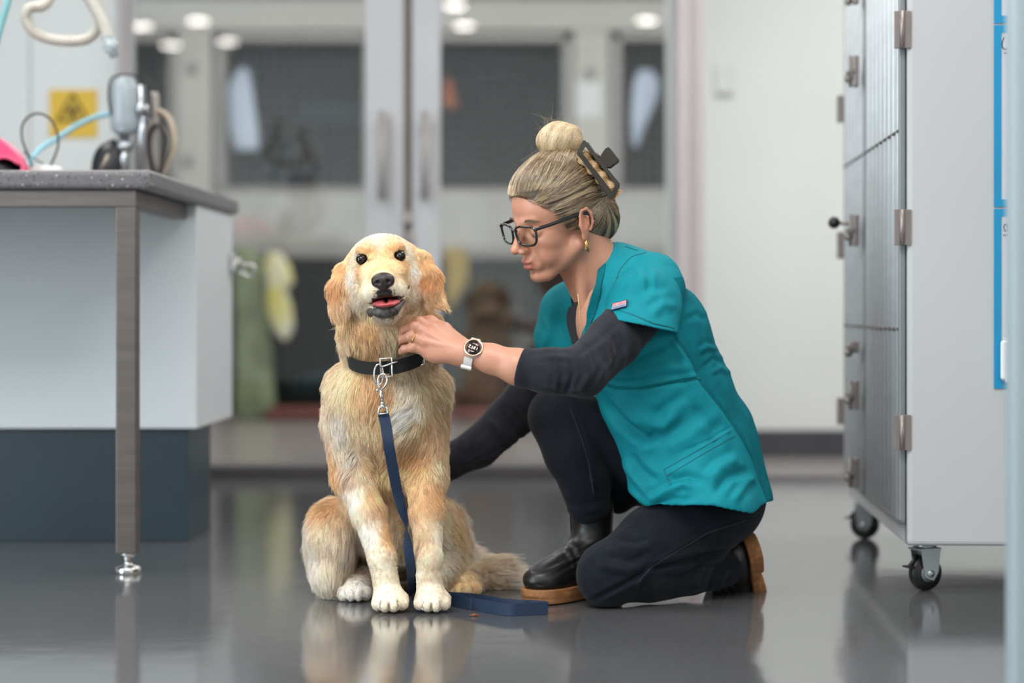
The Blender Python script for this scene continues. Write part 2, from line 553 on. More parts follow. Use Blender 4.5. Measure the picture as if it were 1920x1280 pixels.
# wall panel seam and switch plate
setting('trim_1', MB().box((W(55, 0, YD).x, YD - .003, 0.11), (W(59, 0, YD).x, YD + .002, HC)), material('seam', '#b3b8b8', 0.6))
sw = empty('light_switch', (W(1358, 0, YW).x, YW - .004, W(0, 150, YW).z))
tag(sw, 'small white wall switch plate on the bare white wall at the right', 'switch')
a, b = W(1341, 182, YW), W(1377, 122, YW)
MB().box((a.x, YW - .009, a.z), (b.x, YW, b.z), 0.003).build('switch_plate', material('switch_white', '#d0d2d0', 0.4), sw)
MB().box((a.x + .006, YW - .014, a.z + .004), (b.x - .006, YW - .008, a.z + .018), 0.001).build('rocker', material('switch_grey', '#a5a5a3', 0.4), sw)

# ------------------------------------------------------------------ sliding glass doors
def door_leaf(n, px0, px1, stile_l, stile_r, Y):
    z1 = HC
    d = empty('door_%d' % n, (W(px0, 0, Y).x, Y, 0)); d['kind'] = 'structure'
    fr = MB()
    x0, x1 = W(px0, 0, Y).x, W(px1, 0, Y).x
    sl, sr = W(stile_l, 0, Y).x, W(stile_r, 0, Y).x
    return d, x0, x1, sl, sr
# left leaf: glass 243-685, stile 685-757
d1 = empty('door_1', (W(243, 0, YD).x, YD, 0)); d1['kind'] = 'structure'
def X(px, Y=YD): return W(px, 0, Y).x
m = MB(); m.box((X(685), YD - .03, 0.03), (X(757), YD + .02, 2.5), 0.004)
m.box((X(243), YD - .02, 0.03), (X(250), YD + .02, 2.5), 0.002); m.box((X(243), YD - .02, 2.40), (X(757), YD + .02, 2.5), 0.002)
m.build('door_frame', M_alu, d1)
MB().box((X(250), YD - .004, 0.05), (X(686), YD + .004, 2.41)).build('pane', M_glass, d1)
d2 = empty('door_2', (X(773), YD + .03, 0)); d2['kind'] = 'structure'
m = MB(); m.box((X(773), YD - .02, 0.03), (X(826), YD + .03, 2.5), 0.004)
m.box((X(1258), YD - .01, 0.03), (X(1266), YD + .03, 2.5), 0.002); m.box((X(773), YD - .01, 2.40), (X(1266), YD + .03, 2.5), 0.002)
m.build('door_frame', M_alu, d2)
MB().box((X(825), YD + .006, 0.05), (X(1259), YD + .014, 2.41)).build('pane', M_glass, d2)
M_handle = material('handle_steel', '#a09a97', 0.5, metal=0.1, var=0.05)
for d, px in ((d1, 720), (d2, 799)):
    zt, zb = W(0, 212, YD).z, W(0, 378, YD).z
    h = MB().tube([(X(px), YD - .075, zb), (X(px), YD - .075, zt)], 0.0135, 14)
    for z in (zb + .05, zt - .05): h.tube([(X(px), YD - .075, z), (X(px), YD - .01, z)], 0.009, 10)
    h.build('door_handle', M_handle, d)
# lock plates on the gap
for d, px, py, s in ((d1, 765, 408, .018), (d2, 771, 445, .012)):
    c = W(px, py, YD)
    MB().box((c.x - s, YD - .04, c.z - .02), (c.x + s, YD - .02, c.z + .02), .003).build('lock', M_handle, d)
setting('trim_2', MB().box((X(225), YD - .05, 0), (X(243), YD + .1, HC), 0.004), material('jamb', '#a59e9e', 0.45, var=0.03))
m = MB().box((X(1265), YD - .06, 0), (X(1292), YD + .1, HC), 0.01).box((X(1292), YD - .02, 0), (X(1320), YD + .1, HC), 0.008)
setting('trim_3', m, material('jamb_right', '#b1a9a9', 0.45, var=0.03))
setting('trim_4', MB().box((X(757) + .001, YD + .04, 0.03), (X(773) - .001, YD + .055, 2.45), 0.002), material('brush_seal', '#8f8880', 0.7))
setting('trim_5', MB().box((X(243), YD - .06, 0.0), (X(1265), YD + .07, 0.045), 0.004), material('door_track', '#3e3b3f', 0.5, var=0.1))
setting('trim_6', MB().box((X(243), YD - .05, 2.5), (X(1265), YD + .08, HC), 0.004), M_alu)

# ------------------------------------------------------------------ kennel room behind the glass
setting('floor_kennel', MB().box((-4.0, YD + .08, 0.0), (XR, YK - .02, 0.006)), material('kennel_floor', '#8b8482', 0.25, var=0.05, scale=1.5))
setting('wall_kennel_back', MB().box((-4.5, 12.9, 0), (XR + .4, 13.0, 3.0)), material('kennel_wall', '#2d2b2c', 0.8))
setting('wall_kennel_left', MB().box((-4.1, YD + .12, 0), (-4.0, 13.0, 3.0)), material('kennel_side', '#56605f', 0.7))
setting('wall_kennel_right', MB().box((XR + .3, YW + .1, 0), (XR + .4, 13.0, 3.0)), M_wall)
setting('ceiling_kennel', MB().box((-4.1, YD + .12, 3.0), (XR + .4, 13.0, 3.08)), M_ceil)

def K(px, py, Y=None): return W(px, py, YK if Y is None else Y)
M_kpost = material('kennel_post', '#a9a8a3', 0.5, var=0.05, scale=2)
M_kframe = material('kennel_frame', '#8f8d8b', 0.45, metal=0.2, var=0.05)
M_kpanel = material('kennel_panel', '#a3a3a0', 0.5, var=0.1, scale=5)
M_kdark = material('kennel_inside', '#746a6b', 0.8, var=0.25, scale=3)
M_kmesh = material('kennel_mesh', '#1d1e20', 0.5, metal=0.3)
# header across the top and the panel band between the tiers
def kbox(mb, px0, px1, py0, py1, y0, y1, bev=0.004):
    a, b = K(px0, py1), K(px1, py0)
    return mb.box((a.x, YK + y0, a.z), (b.x, YK + y1, b.z), bev)
setting('trim_7', kbox(MB(), 150, 1330, 4, 60, -.06, .1), M_kpost)
setting('trim_8', kbox(MB(), 150, 1330, -60, 4, -.02, .1), material('kennel_top_dark', '#6b6865', .5))
def hwire(c0, c1, r): return MB().tube([c0, c1], r, 6)

def kennel(name, px0, px1, py0, py1, nlabel, mullion=None, slat=False):
    """one kennel: box walls, door frame, wire mesh"""
    root = empty(name, (K(px0, 0).x, YK, K(0, py1).z)); tag(root, nlabel, 'kennel')
    a, b = K(px0, py1), K(px1, py0)
    dp = 1.3
    # inner walls
    m = MB()
    m.box((a.x - .02, YK + .04, a.z - .02), (b.x + .02, YK + dp, a.z)); m.box((a.x - .02, YK + .04, b.z), (b.x + .02, YK + dp, b.z + .02))
    m.box((a.x - .04, YK + .04, a.z), (a.x, YK + dp, b.z)); m.box((b.x, YK + .04, a.z), (b.x + .04, YK + dp, b.z))
    m.box((a.x, YK + dp, a.z), (b.x, YK + dp + .02, b.z))
    m.build('kennel_shell', M_kdark, root)
    m = MB(); w = 0.05
    m.box((a.x - .005, YK - .03, a.z), (a.x + w, YK + .01, b.z), .004); m.box((b.x - w, YK - .03, a.z), (b.x + .005, YK + .01, b.z), .004)
    m.box((a.x, YK - .03, b.z - w), (b.x, YK + .01, b.z), .004); m.box((a.x, YK - .03, a.z), (b.x, YK + .01, a.z + w * .5), .004)
    m.build('door_frame', M_kframe, root)
    m = MB(); st = 0.055
    n = int((b.x - a.x - 2 * w) / st)
    for i in range(1, n + 1):
        x = a.x + w + (b.x - a.x - 2 * w) * i / (n + 1); m.box((x - .0055, YK - .012, a.z + .02), (x + .0055, YK - .004, b.z - w))
    n = int((b.z - a.z - w) / st)
    for i in range(1, n + 1):
        z = a.z + (b.z - a.z - w) * i / (n + 1); m.box((a.x + w, YK - .014, z - .0055), (b.x - w, YK - .010, z + .0055))
    m.build('wire_mesh', M_kmesh, root)
    return root
kennel('kennel', 408, 700, 62, 360, 'upper kennel with wire mesh door behind the left glass door')
kennel('kennel', 790, 1072, 62, 362, 'upper kennel with wire mesh door and a red bag, behind the right glass door')
kennel('kennel', 1148, 1300, 60, 362, 'narrow upper kennel beside the right door jamb with a pale reflection shape')
kennel('kennel', 396, 720, 466, 782, 'lower kennel behind the dog and hanging gowns, left glass door')
kennel('kennel', 790, 1300, 466, 782, 'wide lower kennel behind the woman, tan heap inside')
kennel('kennel', 190, 335, 62, 782, 'tall dark kennel at the far left of the glass, nothing hung on it')
# posts between the kennels
for i, (p0, p1, c) in enumerate(((337, 400, 1), (1076, 1142, 1), (700, 790, 0))):
    setting('trim_%d' % (9 + i), kbox(MB(), p0, p1, 60, 790, -.05, .06), M_kpost)
for i, (p0, p1) in enumerate(((402, 704), (788, 1302))):
    setting('trim_%d' % (12 + i), kbox(MB(), p0, p1, 362, 465, -.035, .05), M_kpanel)
setting('trim_14', kbox(MB(), 330, 1330, 783, 790, -.06, .3), material('kennel_sill', '#6d6763', .5))
# small locks on the posts
for px, py in ((365, 128), (358, 300), (1104, 138)):
    c = K(px, py); o = MB().box((c.x - .02, YK - .075, c.z - .03), (c.x + .02, YK - .05, c.z + .03), .004).box((c.x - .006, YK - .1, c.z - .01), (c.x + .006, YK - .07, c.z + .01), .002).build('latch_block', M_kframe)
    tag(o, {365: 'small grey latch high on the pale post left of the pale reflection shape', 358: 'small grey latch low on the pale post left of the pale reflection shape', 1104: 'small grey latch on the pale post above the white notice'}[px], 'latch')
a, b = K(1080, 222), K(1128, 155)
tag(MB().box((a.x, YK - .056, a.z), (b.x, YK - .051, b.z), .001).build('notice', material('paper', '#c4c8c9', .7)), 'white paper notice taped to the pale kennel post above the woman', 'notice')

# cloth bodies hung on the mesh: thick lens-like lofts with folds
def hung_cloth(name, pts, Y, depth, mat, label, cat, folds=5, group=None, amp=0.018):
    """pts: rows (py, left px, right px) from the top down"""
    rows = []; bm = bmesh.new(); seg = 28
    ys = np.array([p[0] for p in pts], float)
    for py in np.linspace(ys[0], ys[-1], 26):
        l = np.interp(py, ys, [p[1] for p in pts]); r = np.interp(py, ys, [p[2] for p in pts])
        a = W(l, py, Y); b = W(r, py, Y); ring = []
        for k in range(seg):
            t = 2 * math.pi * k / seg
            u = math.cos(t); v = math.sin(t)
            x = (a.x + b.x) / 2 + (b.x - a.x) / 2 * u
            yy = Y - v * depth * 0.5 + (amp * math.sin(u * folds * 2.2 + py * .01) if v > 0 else 0) * (1 - u * u)
            ring.append(bm.verts.new((x, yy, a.z)))
        rows.append(ring)
    for A, B in zip(rows, rows[1:]):
        for k in range(seg):
            f = bm.faces.new((A[k], A[(k + 1) % seg], B[(k + 1) % seg], B[k])); f.smooth = True
    bm.faces.new(rows[0][::-1]); bm.faces.new(rows[-1])
    mb = MB(); mb.bm.free(); mb.bm = bm
    return tag(mb.build(name, mat), label, cat, group)
M_reflection = material('pale_reflection', '#a9b4c6', .8, var=.06, scale=10)  # pale coat shapes modelled in place of reflections in the door glass
hung_cloth('coat_reflection', [(128, 452, 462), (140, 440, 470), (165, 428, 474), (230, 430, 483), (250, 432, 486), (268, 436, 486), (282, 440, 486)], YK - .066, .1, M_reflection, 'pale blue-white coat shape standing in for a reflection in the left glass door', 'reflection')
hung_cloth('coat_reflection', [(132, 1200, 1220), (145, 1190, 1234), (165, 1186, 1237), (190, 1184, 1232), (225, 1183, 1216), (255, 1184, 1203), (275, 1186, 1198)], YK - .056, .08, M_reflection, 'pale blue-white shape standing in for a glass reflection right of the woman', 'reflection')
hung_cloth('red_bag', [(148, 836, 846), (160, 832, 850), (185, 830, 854), (198, 831, 858), (204, 838, 855)], YK - .056, .08, material('red_nylon', '#a8462c', .6, var=.3, color2='#7d5a2c', scale=20), 'small red and orange bag hanging beside the right door stile', 'bag')
hung_cloth('gown', [(466, 440, 480), (500, 438, 492), (600, 440, 508), (700, 440, 512), (760, 438, 518), (786, 440, 500)], YK - .2, .14, material('gown_green', '#8f9b78', .8, var=.12, color2='#6f7a5e', scale=8), 'long pale green gown hanging nearly to the floor beside the bench', 'gown', 8, amp=.03)
hung_cloth('yellow_bag', [(474, 504, 526), (500, 492, 546), (530, 500, 552), (545, 500, 538), (575, 498, 548), (610, 508, 552), (628, 522, 546), (638, 530, 540)], YK - .34, .1, material('yellow_white_plastic', '#c9bf3c', .5, color2='#d5d5c4', scale=5.5, var=.1, detail=1), 'yellow and white plastic bag hanging left of the dog', 'bag')
hung_cloth('yellow_gown', [(466, 834, 872), (500, 836, 880), (530, 838, 878), (555, 838, 862), (575, 840, 850)], YK - .056, .08, material('yellow_cloth', '#a88f45', .7, var=.2, scale=9), 'mustard yellow cloth hanging just right of the dog\'s ear', 'cloth')
# heap of bedding and blankets in the lower kennels
def heap(name, cx, cy, rx, rz, Y, mat, label, cat, sub=4):
    c = W(cx, cy, Y); s = Y / FPX
    m = MB().sphere(c, 1.0, sub, (rx * s, .22, rz * s))
    for v in m.bm.verts:
        n = vnoise(np.array([v.co]), 9.0, 3)[0]; v.co = v.co + Vector(n) * 0.05
    return tag(m.build(name, mat), label, cat)
heap('dog_bed', 950, 690, 95, 100, YK + .5, material('tan_fleece', '#7d7168', .9, var=.15), 'tan padded dog bed slumped inside the wide lower kennel', 'bed')
heap('dog_bed', 955, 575, 38, 70, YK + .42, material('brown_fleece', '#746a62', .9, var=.15), 'brown bundled bedding standing on the tan bed in the lower kennel', 'bed')
heap('blanket', 575, 735, 60, 30, YK + .3, material('teal_fleece', '#2c4a4c', .9), 'dark teal blanket folded in the left lower kennel', 'blanket')
def folded(name, px0, px1, py0, py1, Y, mat, label):
    a, b = W(px0, py1, Y), W(px1, py0, Y); m = MB()
    n = 2
    for i in range(n):
        z0 = a.z + (b.z - a.z) * i / n; m.box((a.x + .02 * i, Y - .12, z0), (b.x - .015 * i, Y + .2, z0 + (b.z - a.z) / n - .002), .012, 3)
    return tag(m.build(name, mat), label, 'blanket')
folded('blanket', 500, 690, 763, 782, YK - .16, material('rust_fleece', '#7a4a42', .9), 'rust red blanket lying along the left lower kennel sill')
folded('blanket', 840, 930, 768, 782, YK - .16, material('pink_fleece', '#7d4e50', .9), 'dull pink blanket on the sill right of the dog')
folded('blanket', 935, 1030, 752, 768, YK - .05, material('navy_fleece', '#3c3d4c', .9), 'navy blanket on the sill above the woman\'s arm')
# shapes of stacked blue and brown goods seen through the upper mesh
folded('blanket', 565, 690, 190, 235, YK + .6, material('blue_towels', '#4b5568', .9), 'slate blue towels stacked in the left upper kennel')
folded('blanket', 560, 690, 110, 180, YK + .8, material('taupe_towels', '#6a5f5c', .9), 'taupe blankets stacked behind the slate blue towels')
folded('blanket', 840, 1000, 95, 120, YK + .9, material('grey_towels', '#5f5c5a', .9), 'grey blankets at the top of the right upper kennel')

# ceiling downlights near and behind the camera, mirrored in the glass doors
M_lamp = material('downlight_lens', '#fff8f0', .5, emis=30.0, var=0)
M_ring = material('downlight_ring', '#d9d9d6', .4)
for i, (px, py) in enumerate(((267, 52), (372, 42), (427, 80), (320, 87), (852, 13), (870, 50), (1213, 40))):
    D = (HC - .02 - CAM_H) * FPX / (VY - py); y = 2 * YD - D; x = (px - VX) / FPX * D
    r = empty('downlight', (x, y, HC))
    tag(r, 'round recessed ceiling downlight seen only as a reflection in the glass doors', 'downlight', 'downlights in the room ceiling')
    MB().lathe((x, y, HC - .012), [(.075, 0), (.1, .0), (.1, .012), (.075, .012)]).build('trim_ring', M_ring, r)
    MB().lathe((x, y, HC - .014), [(0, 0), (.07, .0), (.07, .008), (0, .008)]).build('lens', M_lamp, r)

# ------------------------------------------------------------------ hazard sign on the left wall
def hazard_sign():
    Y = YD - .004
    a, b = W(93, 258, Y), W(182, 168, Y)
    r = empty('hazard_sign', ((a.x + b.x) / 2, Y, (a.z + b.z) / 2)); tag(r, 'yellow square biohazard warning sign with a black triangle on the white wall', 'sign')
    MB().box((a.x, Y - .002, a.z), (b.x, Y + .003, b.z), .001).build('sign_plate', material('sign_yellow', '#d9b32c', .45, var=.03), r)
    sx = (b.x - a.x) / 89
    def P(px, py): return Vector((a.x + (px - 93) * sx, Y - .0035, a.z + (258 - py) * sx))
    T = [P(137, 176), P(165, 226), P(108, 226)]
    k = MB()
    for i in range(3):
        p, q = T[i], T[(i + 1) % 3]; k.tube([p, q], .0042, 8, flat=((0, 1, 0), .3))
    c = (T[0] + T[1] + T[2]) / 3
    for i in range(3):
        an = math.radians(90 + 120 * i); o = c + Vector((math.cos(an), 0, math.sin(an))) * .0135
        k.tube([o + Vector((math.cos(t), 0, math.sin(t))) * .0105 for t in np.linspace(an + .5, an + 5.78, 20)], .003, 6, flat=((0, 1, 0), .3))
    k.tube([c + Vector((math.cos(t), 0, math.sin(t))) * .010 for t in np.linspace(0, 6.283, 24, endpoint=False)], .002, 6, closed=True, flat=((0, 1, 0), .3))
    k.build('hazard_symbol', material('sign_black', '#1f1b16', .5), r)
hazard_sign()

# ------------------------------------------------------------------ pale door edge close to the camera at the right
YP = 2.75
xp = W(1899, 0, YP).x
setting('trim_15', MB().box((xp, YP, -.0), (xp + .16, YP + .05, HC), .006), material('near_jamb', '#93a0a6', .35, var=.03, scale=1.5))

# ------------------------------------------------------------------ steel framed bench
def bench():
    XE = -.886; Y0, Y1 = 4.26, 5.44; XB = -2.9
    zt = .9; th = .043
    top = MB()
    # worktop with rounded edge
    top.box((XB, Y0, zt - th), (XE, Y1, zt), .012, 4)
    mt = material('speckled_worktop', '#5d5a5c', .35, var=.05)
    nt = mt.node_tree; N = nt.nodes; L = nt.links; b = N['Principled BSDF']
    tc = N.new('ShaderNodeTexCoord')
    base = hexc('#646164'); prev = None
    for sc_, col, thr in ((120, '#2a292c', .13), (90, '#b0aba3', .11), (190, '#3a393c', .16), (170, '#85827e', .12)):
        v = N.new('ShaderNodeTexVoronoi'); v.inputs['Scale'].default_value = sc_
        L.new(tc.outputs['Object'], v.inputs['Vector'])
        sp = N.new('ShaderNodeSeparateColor'); L.new(v.outputs['Color'], sp.inputs[0])
        g = N.new('ShaderNodeMath'); g.operation = 'LESS_THAN'; g.inputs[1].default_value = .32; L.new(sp.outputs[0], g.inputs[0])
        lt = N.new('ShaderNodeMath'); lt.operation = 'LESS_THAN'; lt.inputs[1].default_value = thr * 2.0; L.new(v.outputs['Distance'], lt.inputs[0])
        mu = N.new('ShaderNodeMath'); mu.operation = 'MULTIPLY'; L.new(g.outputs[0], mu.inputs[0]); L.new(lt.outputs[0], mu.inputs[1])
        mx = N.new('ShaderNodeMix'); mx.data_type = 'RGBA'
        L.new(mu.outputs[0], mx.inputs[0])
        if prev is None: mx.inputs[6].default_value = (*base, 1)
        else: L.new(prev, mx.inputs[6])
        mx.inputs[7].default_value = (*hexc(col), 1); prev = mx.outputs[2]
    L.new(prev, b.inputs['Base Color'])
    wt = top.build('worktop', mt)
    tag(wt, 'thick dark grey speckled worktop with rounded edge at the left', 'worktop')
    cab = empty('bench_cabinet', (XE - .5, 5.1, 0)); tag(cab, 'white base cabinet on a dark plinth under the grey worktop', 'cabinet')
    zb = .288
    MB().box((XB, 4.87, zb), (XE - .015, Y1 - .03, zt - th - .001), .002).build('carcass', material('cabinet_white', '#c3c8cb', .3, var=.02, scale=2), cab)
    MB().box((XB, 4.83 + .06, 0.0), (-.925, 5.2, zb - .001), .002).build('plinth', material('plinth_dark', '#1e3038', .35, var=.08), cab)
    fr = empty('steel_bench_legs', (-1.0, 4.3, 0)); tag(fr, 'brushed steel frame leg and rails carrying the front of the grey worktop', 'table frame')
    zr = zt - th - .0005
    xl = W(217, 0, 4.28).x; xr = xl + .045
    rails = MB().box((XB, 4.28, zr - .038), (xr, 4.318, zr), .002).box((xr - .038, 4.318, zr - .038), (xr, 4.868, zr), .002)
    rails.build('rail', M_steel, fr)
    MB().box((xl, 4.278, .045), (xr, 4.323, zr - .038), .003).build('leg', M_steel, fr)
    cx = (xl + xr) / 2
    MB().lathe((cx, 4.30, 0), [(.001, 0), (.029, 0), (.030, .003), (.030, .011), (.027, .015), (.012, .019), (.009, .022), (.009, .030), (.014, .031), (.014, .038), (.019, .041), (.019, .046)], seg=28).build('levelling_foot', M_steel2, fr)
    # ring handle on the cabinet's right side at the back
    hk = MB(); c = Vector((XE - .01, 5.37, W(0, 492, 5.37).z))
    hk.box((c.x - .006, 5.345, c.z - .025), (c.x + .012, 5.40, c.z + .025), .004)
    hk.tube([c + Vector((.022, .0 + .018 * math.cos(t), -.012 + .022 * math.sin(t))) + Vector((.008 * math.cos(t), 0, 0)) for t in np.linspace(0, 6.283, 20, endpoint=False)], .004, 8, closed=True)
    hk.tube([c + Vector((.05 + .016 * math.cos(t), 0, -.022 + .018 * math.sin(t))) for t in np.linspace(0, 6.283, 20, endpoint=False)], .0035, 8, closed=True)
    hk.tube([c, c + Vector((.05, 0, -.008))], .004, 8)
    hk.build('lock', M_steel2, cab)
bench()

# ------------------------------------------------------------------ things on the worktop
ZT = .9
def on_bench():
    # pink helmet-like shell with dark vent opening
    r = empty('pink_carrier', (-1.42, 4.6, ZT)); tag(r, 'pink moulded plastic shell with a black triangular opening on the left of the worktop', 'shell')
    Y = 4.6; c = W(-60, 330, Y); s = Y / FPX
    f = Field((c.x - .18, Y - .16, ZT + .001), (c.x + .18, Y + .16, ZT + .14), .003)
    f.ell((c.x, Y, ZT), (.148, .13, .118), .004)
    f.ell((c.x, Y, ZT), (.138, .12, .108), .003, 's')
    f.cut((0, 0, ZT + .003), (0, 0, -1))
    # triangular vents cut through the front
    vx = W(14, 0, Y - .05).x
    for dx in (0.0, -.10): f.cone((vx + dx, Y - .2, ZT + .03), (vx + dx + .0, Y - .02, ZT + .022), .020, .020, .004, 's')
    f.rbox((vx + .0, Y - .09, ZT + .014), (.026, .07, .018), .004, .006, 's')
    V, Q = f.mesh(); V = relax(V, Q, 3)
    qmesh('carrier_shell', V, Q, material('pink_plastic', '#d6406f', .35, var=.04), r)
    g = Field((c.x - .15, Y - .13, ZT + .001), (c.x + .15, Y + .13, ZT + .12), .005)
    g.ell((c.x, Y, ZT), (.128, .108, .098), .004); g.cut((0, 0, ZT + .004), (0, 0, -1)); V, Q = g.mesh(); qmesh('carrier_lining', V, Q, M_black, r)
    # white pot with black cable loop
    p = W(88, 318, 4.75)
    pot = tag(MB().lathe((p.x, 4.75, ZT), [(0, 0), (.036, 0), (.038, .004), (.038, .04), (.03, .044), (0, .044)], seg=32).build('plastic_tub', M_whitepl), 'low round white plastic tub under the black cable loop', 'tub')
    pts = [W(x, y, 4.74) for x, y in ((62, 318), (52, 290), (42, 262), (42, 235), (55, 218), (75, 213), (95, 224), (107, 247), (109, 272), (103, 292), (96, 308), (88, 322))]
    tag(MB().tube(smooth_path(pts, 6), .0028, 8).tube([W(44, 286, 4.74), W(62, 296, 4.72), W(80, 306, 4.7)], .0018, 6).build('cable_loop', material('cable_black', '#2a241d', .4)), 'thin black cable standing up in a loop on the worktop', 'cable')
    # light blue tube
    pts = [W(x, y, Yv) for x, y, Yv in ((40, 330, 4.85), (70, 284, 4.95), (110, 257, 5.02), (150, 232, 5.1), (190, 216, 5.15), (225, 212, 5.2))]
    tag(MB().tube(smooth_path(pts, 6), .0072, 10).build('blue_tube', material('blue_silicone', '#8fc0cf', .4, var=.05)), 'pale blue tube running up from the worktop across the yellow sign', 'tube')
    # anaesthetic stand
    Y = 5.05
    r = empty('suction_unit', (W(245, 0, Y).x, Y, ZT)); tag(r, 'clear canister on a chromed stand with a black bag and beige hose on the worktop', 'medical unit')
    cx = W(233, 0, Y).x
    jar = MB().lathe((cx, Y, W(0, 252, Y).z), [(0, 0), (.020, 0), (.034, .012), (.037, .03), (.037, .12), (.033, .135), (.018, .15), (.012, .156), (0, .156)], seg=32)
    jm = material('canister_clear', '#b9c4cb', .25, var=.05, scale=20); jm.node_tree.nodes['Principled BSDF'].inputs['Transmission Weight'].default_value = .35
    jar.build('canister', jm, r)
    m = MB().tube([(cx + .045, Y, ZT), (cx + .045, Y, W(0, 160, Y).z)], .010, 14)
    m.tube([(cx, Y, W(0, 252, Y).z), (cx, Y, ZT + .01)], .014, 14).lathe((cx, Y, ZT), [(0, 0), (.045, 0), (.045, .01), (.02, .015), (0, .016)])
    m.sphere((cx, Y, W(0, 275, Y).z), .022, 3).tube([(cx, Y, W(0, 205, Y).z), (cx + .05, Y, W(0, 205, Y).z)], .008)
    m.lathe((cx + .045, Y, W(0, 205, Y).z), [(0, -.015), (.018, -.015), (.02, 0), (.018, .015), (0, .015)])
    m.build('chrome_stand', material('chrome_soft', '#a8acb0', .25, metal=.9, var=.1), r)
    MB().lathe((cx + .05, Y + .01, W(0, 235, Y).z), [(0, 0), (.010, 0), (.010, .045), (0, .045)]).build('blue_cap', material('blue_cap', '#234a78', .4), r)
    # body behind: grey unit
    MB().box((cx + .030, Y + .03, ZT), (cx + .062, Y + .08, W(0, 215, Y).z), .010, 3).box((cx + .056, Y + .04, ZT), (cx + .078, Y + .08, W(0, 168, Y).z), .008, 3).build('housing', material('beige_housing', '#a39c96', .5, var=.05), r)
    f = Field((cx - .11, Y - .06, ZT), (cx + .01, Y + .08, ZT + .16), .0025)
    f.ell((cx - .045, Y, ZT + .055), (.042, .035, .075), .01).ell((cx - .03, Y + .01, ZT + .095), (.02, .02, .045), .015).cone((cx - .06, Y, ZT + .01), (cx + .0, Y, ZT + .01), .02, .02, .01)
    f.cut((0, 0, ZT + .001), (0, 0, -1)); V, Q = f.mesh(); V = relax(V, Q, 2)
    n = vnoise(V, 60, 5); V = V + n * .0015
    qmesh('breathing_bag', V, Q, material('black_bag', '#16171c', .35), r)
    for pl, rad, mt in (([(302, 330, 5.1), (322, 290, 5.1), (326, 255, 5.1), (316, 222, 5.1), (296, 208, 5.1), (280, 216, 5.1)], .0085, material('beige_hose', '#a89a88', .45)),
                        ([(290, 325, 5.08), (281, 290, 5.08), (280, 255, 5.08), (290, 236, 5.08), (303, 240, 5.08), (312, 262, 5.08), (305, 300, 5.08), (300, 325, 5.08)], .006, material('dark_hose', '#2d2624', .45)),
                        ([(208, 215, 5.02), (204, 180, 5.02), (208, 150, 5.02), (228, 140, 5.02), (262, 146, 5.02), (280, 170, 5.02), (284, 205, 5.02), (284, 225, 5.06)], .0032, M_black)):
        MB().tube(smooth_path([W(*q) for q in pl], 6), rad, 10).build('hose', mt, r)
    # brush end
    a, b = W(188, 322, 4.7), W(202, 292, 4.7)
    tag(MB().tube([a, b], [.004, .0055], 10).sphere(b, .006, 2).build('brush_end', material('brush_steel', '#8c8378', .35, metal=.6)), 'slim metal instrument end poking up from the worktop', 'instrument')
on_bench()

# hanging breathing circuit at top left
def circuit():
    Y = 4.75
    r = empty('breathing_tube', W(120, -60, Y)); tag(r, 'cream corrugated breathing hose looping down from above the worktop with a clear connector', 'hose')
    pts = [W(x, y, Yv) for x, y, Yv in ((110, -70, Y + .06), (100, -20, Y + .05), (82, 10, Y + .02), (55, 15, Y), (49, 35, Y), (62, 58, Y), (90, 72, Y), (130, 77, Y), (165, 72, Y), (185, 50, Y), (187, 22, Y), (178, -10, Y), (170, -40, Y + .02))]
    P = smooth_path(pts, 40)
    d = np.cumsum([0] + [(P[i + 1] - P[i]).length for i in range(len(P) - 1)])
    MB().tube(P, [.0125 + .0016 * math.sin(x / .0036 * 2 * math.pi) for x in d], 14).build('corrugated_hose', material('cream_hose', '#c9c3b8', .4, var=.03), r)
    pts = [W(x, y, Y - .04) for x, y in ((165, -60), (160, -20), (175, 10), (192, 40), (203, 72))]
    P = smooth_path(pts, 40); d = np.cumsum([0] + [(P[i + 1] - P[i]).length for i in range(len(P) - 1)])
    MB().tube(P, [.0145 + .0014 * math.sin(x / .0036 * 2 * math.pi) for x in d], 14).build('corrugated_hose', material('cream_hose_pale', '#cfcbc2', .4, var=.03), r)
    e = W(204, 78, Y - .04); ax = (W(214, 104, Y - .04) - W(204, 78, Y - .04)).normalized()
    cm = material('clear_connector', '#c8d4d8', .12, var=.03); cm.node_tree.nodes['Principled BSDF'].inputs['Transmission Weight'].default_value = .5
    MB().lathe(e - ax * .015, [(0, 0), (.015, 0), (.015, .02), (.019, .022), (.019, .036), (.013, .038), (.011, .055), (0, .055)], axis=ax).build('connector', cm, r)
    tag(MB().tube(smooth_path([W(x, y, 4.5) for x, y in ((-12, 100), (-2, 60), (8, 25), (18, -10), (26, -60))], 8), .0085, 12).build('teal_tube', material('teal_silicone', '#7fb4b8', .4)), 'translucent teal tube crossing the top left corner', 'tube')
circuit()

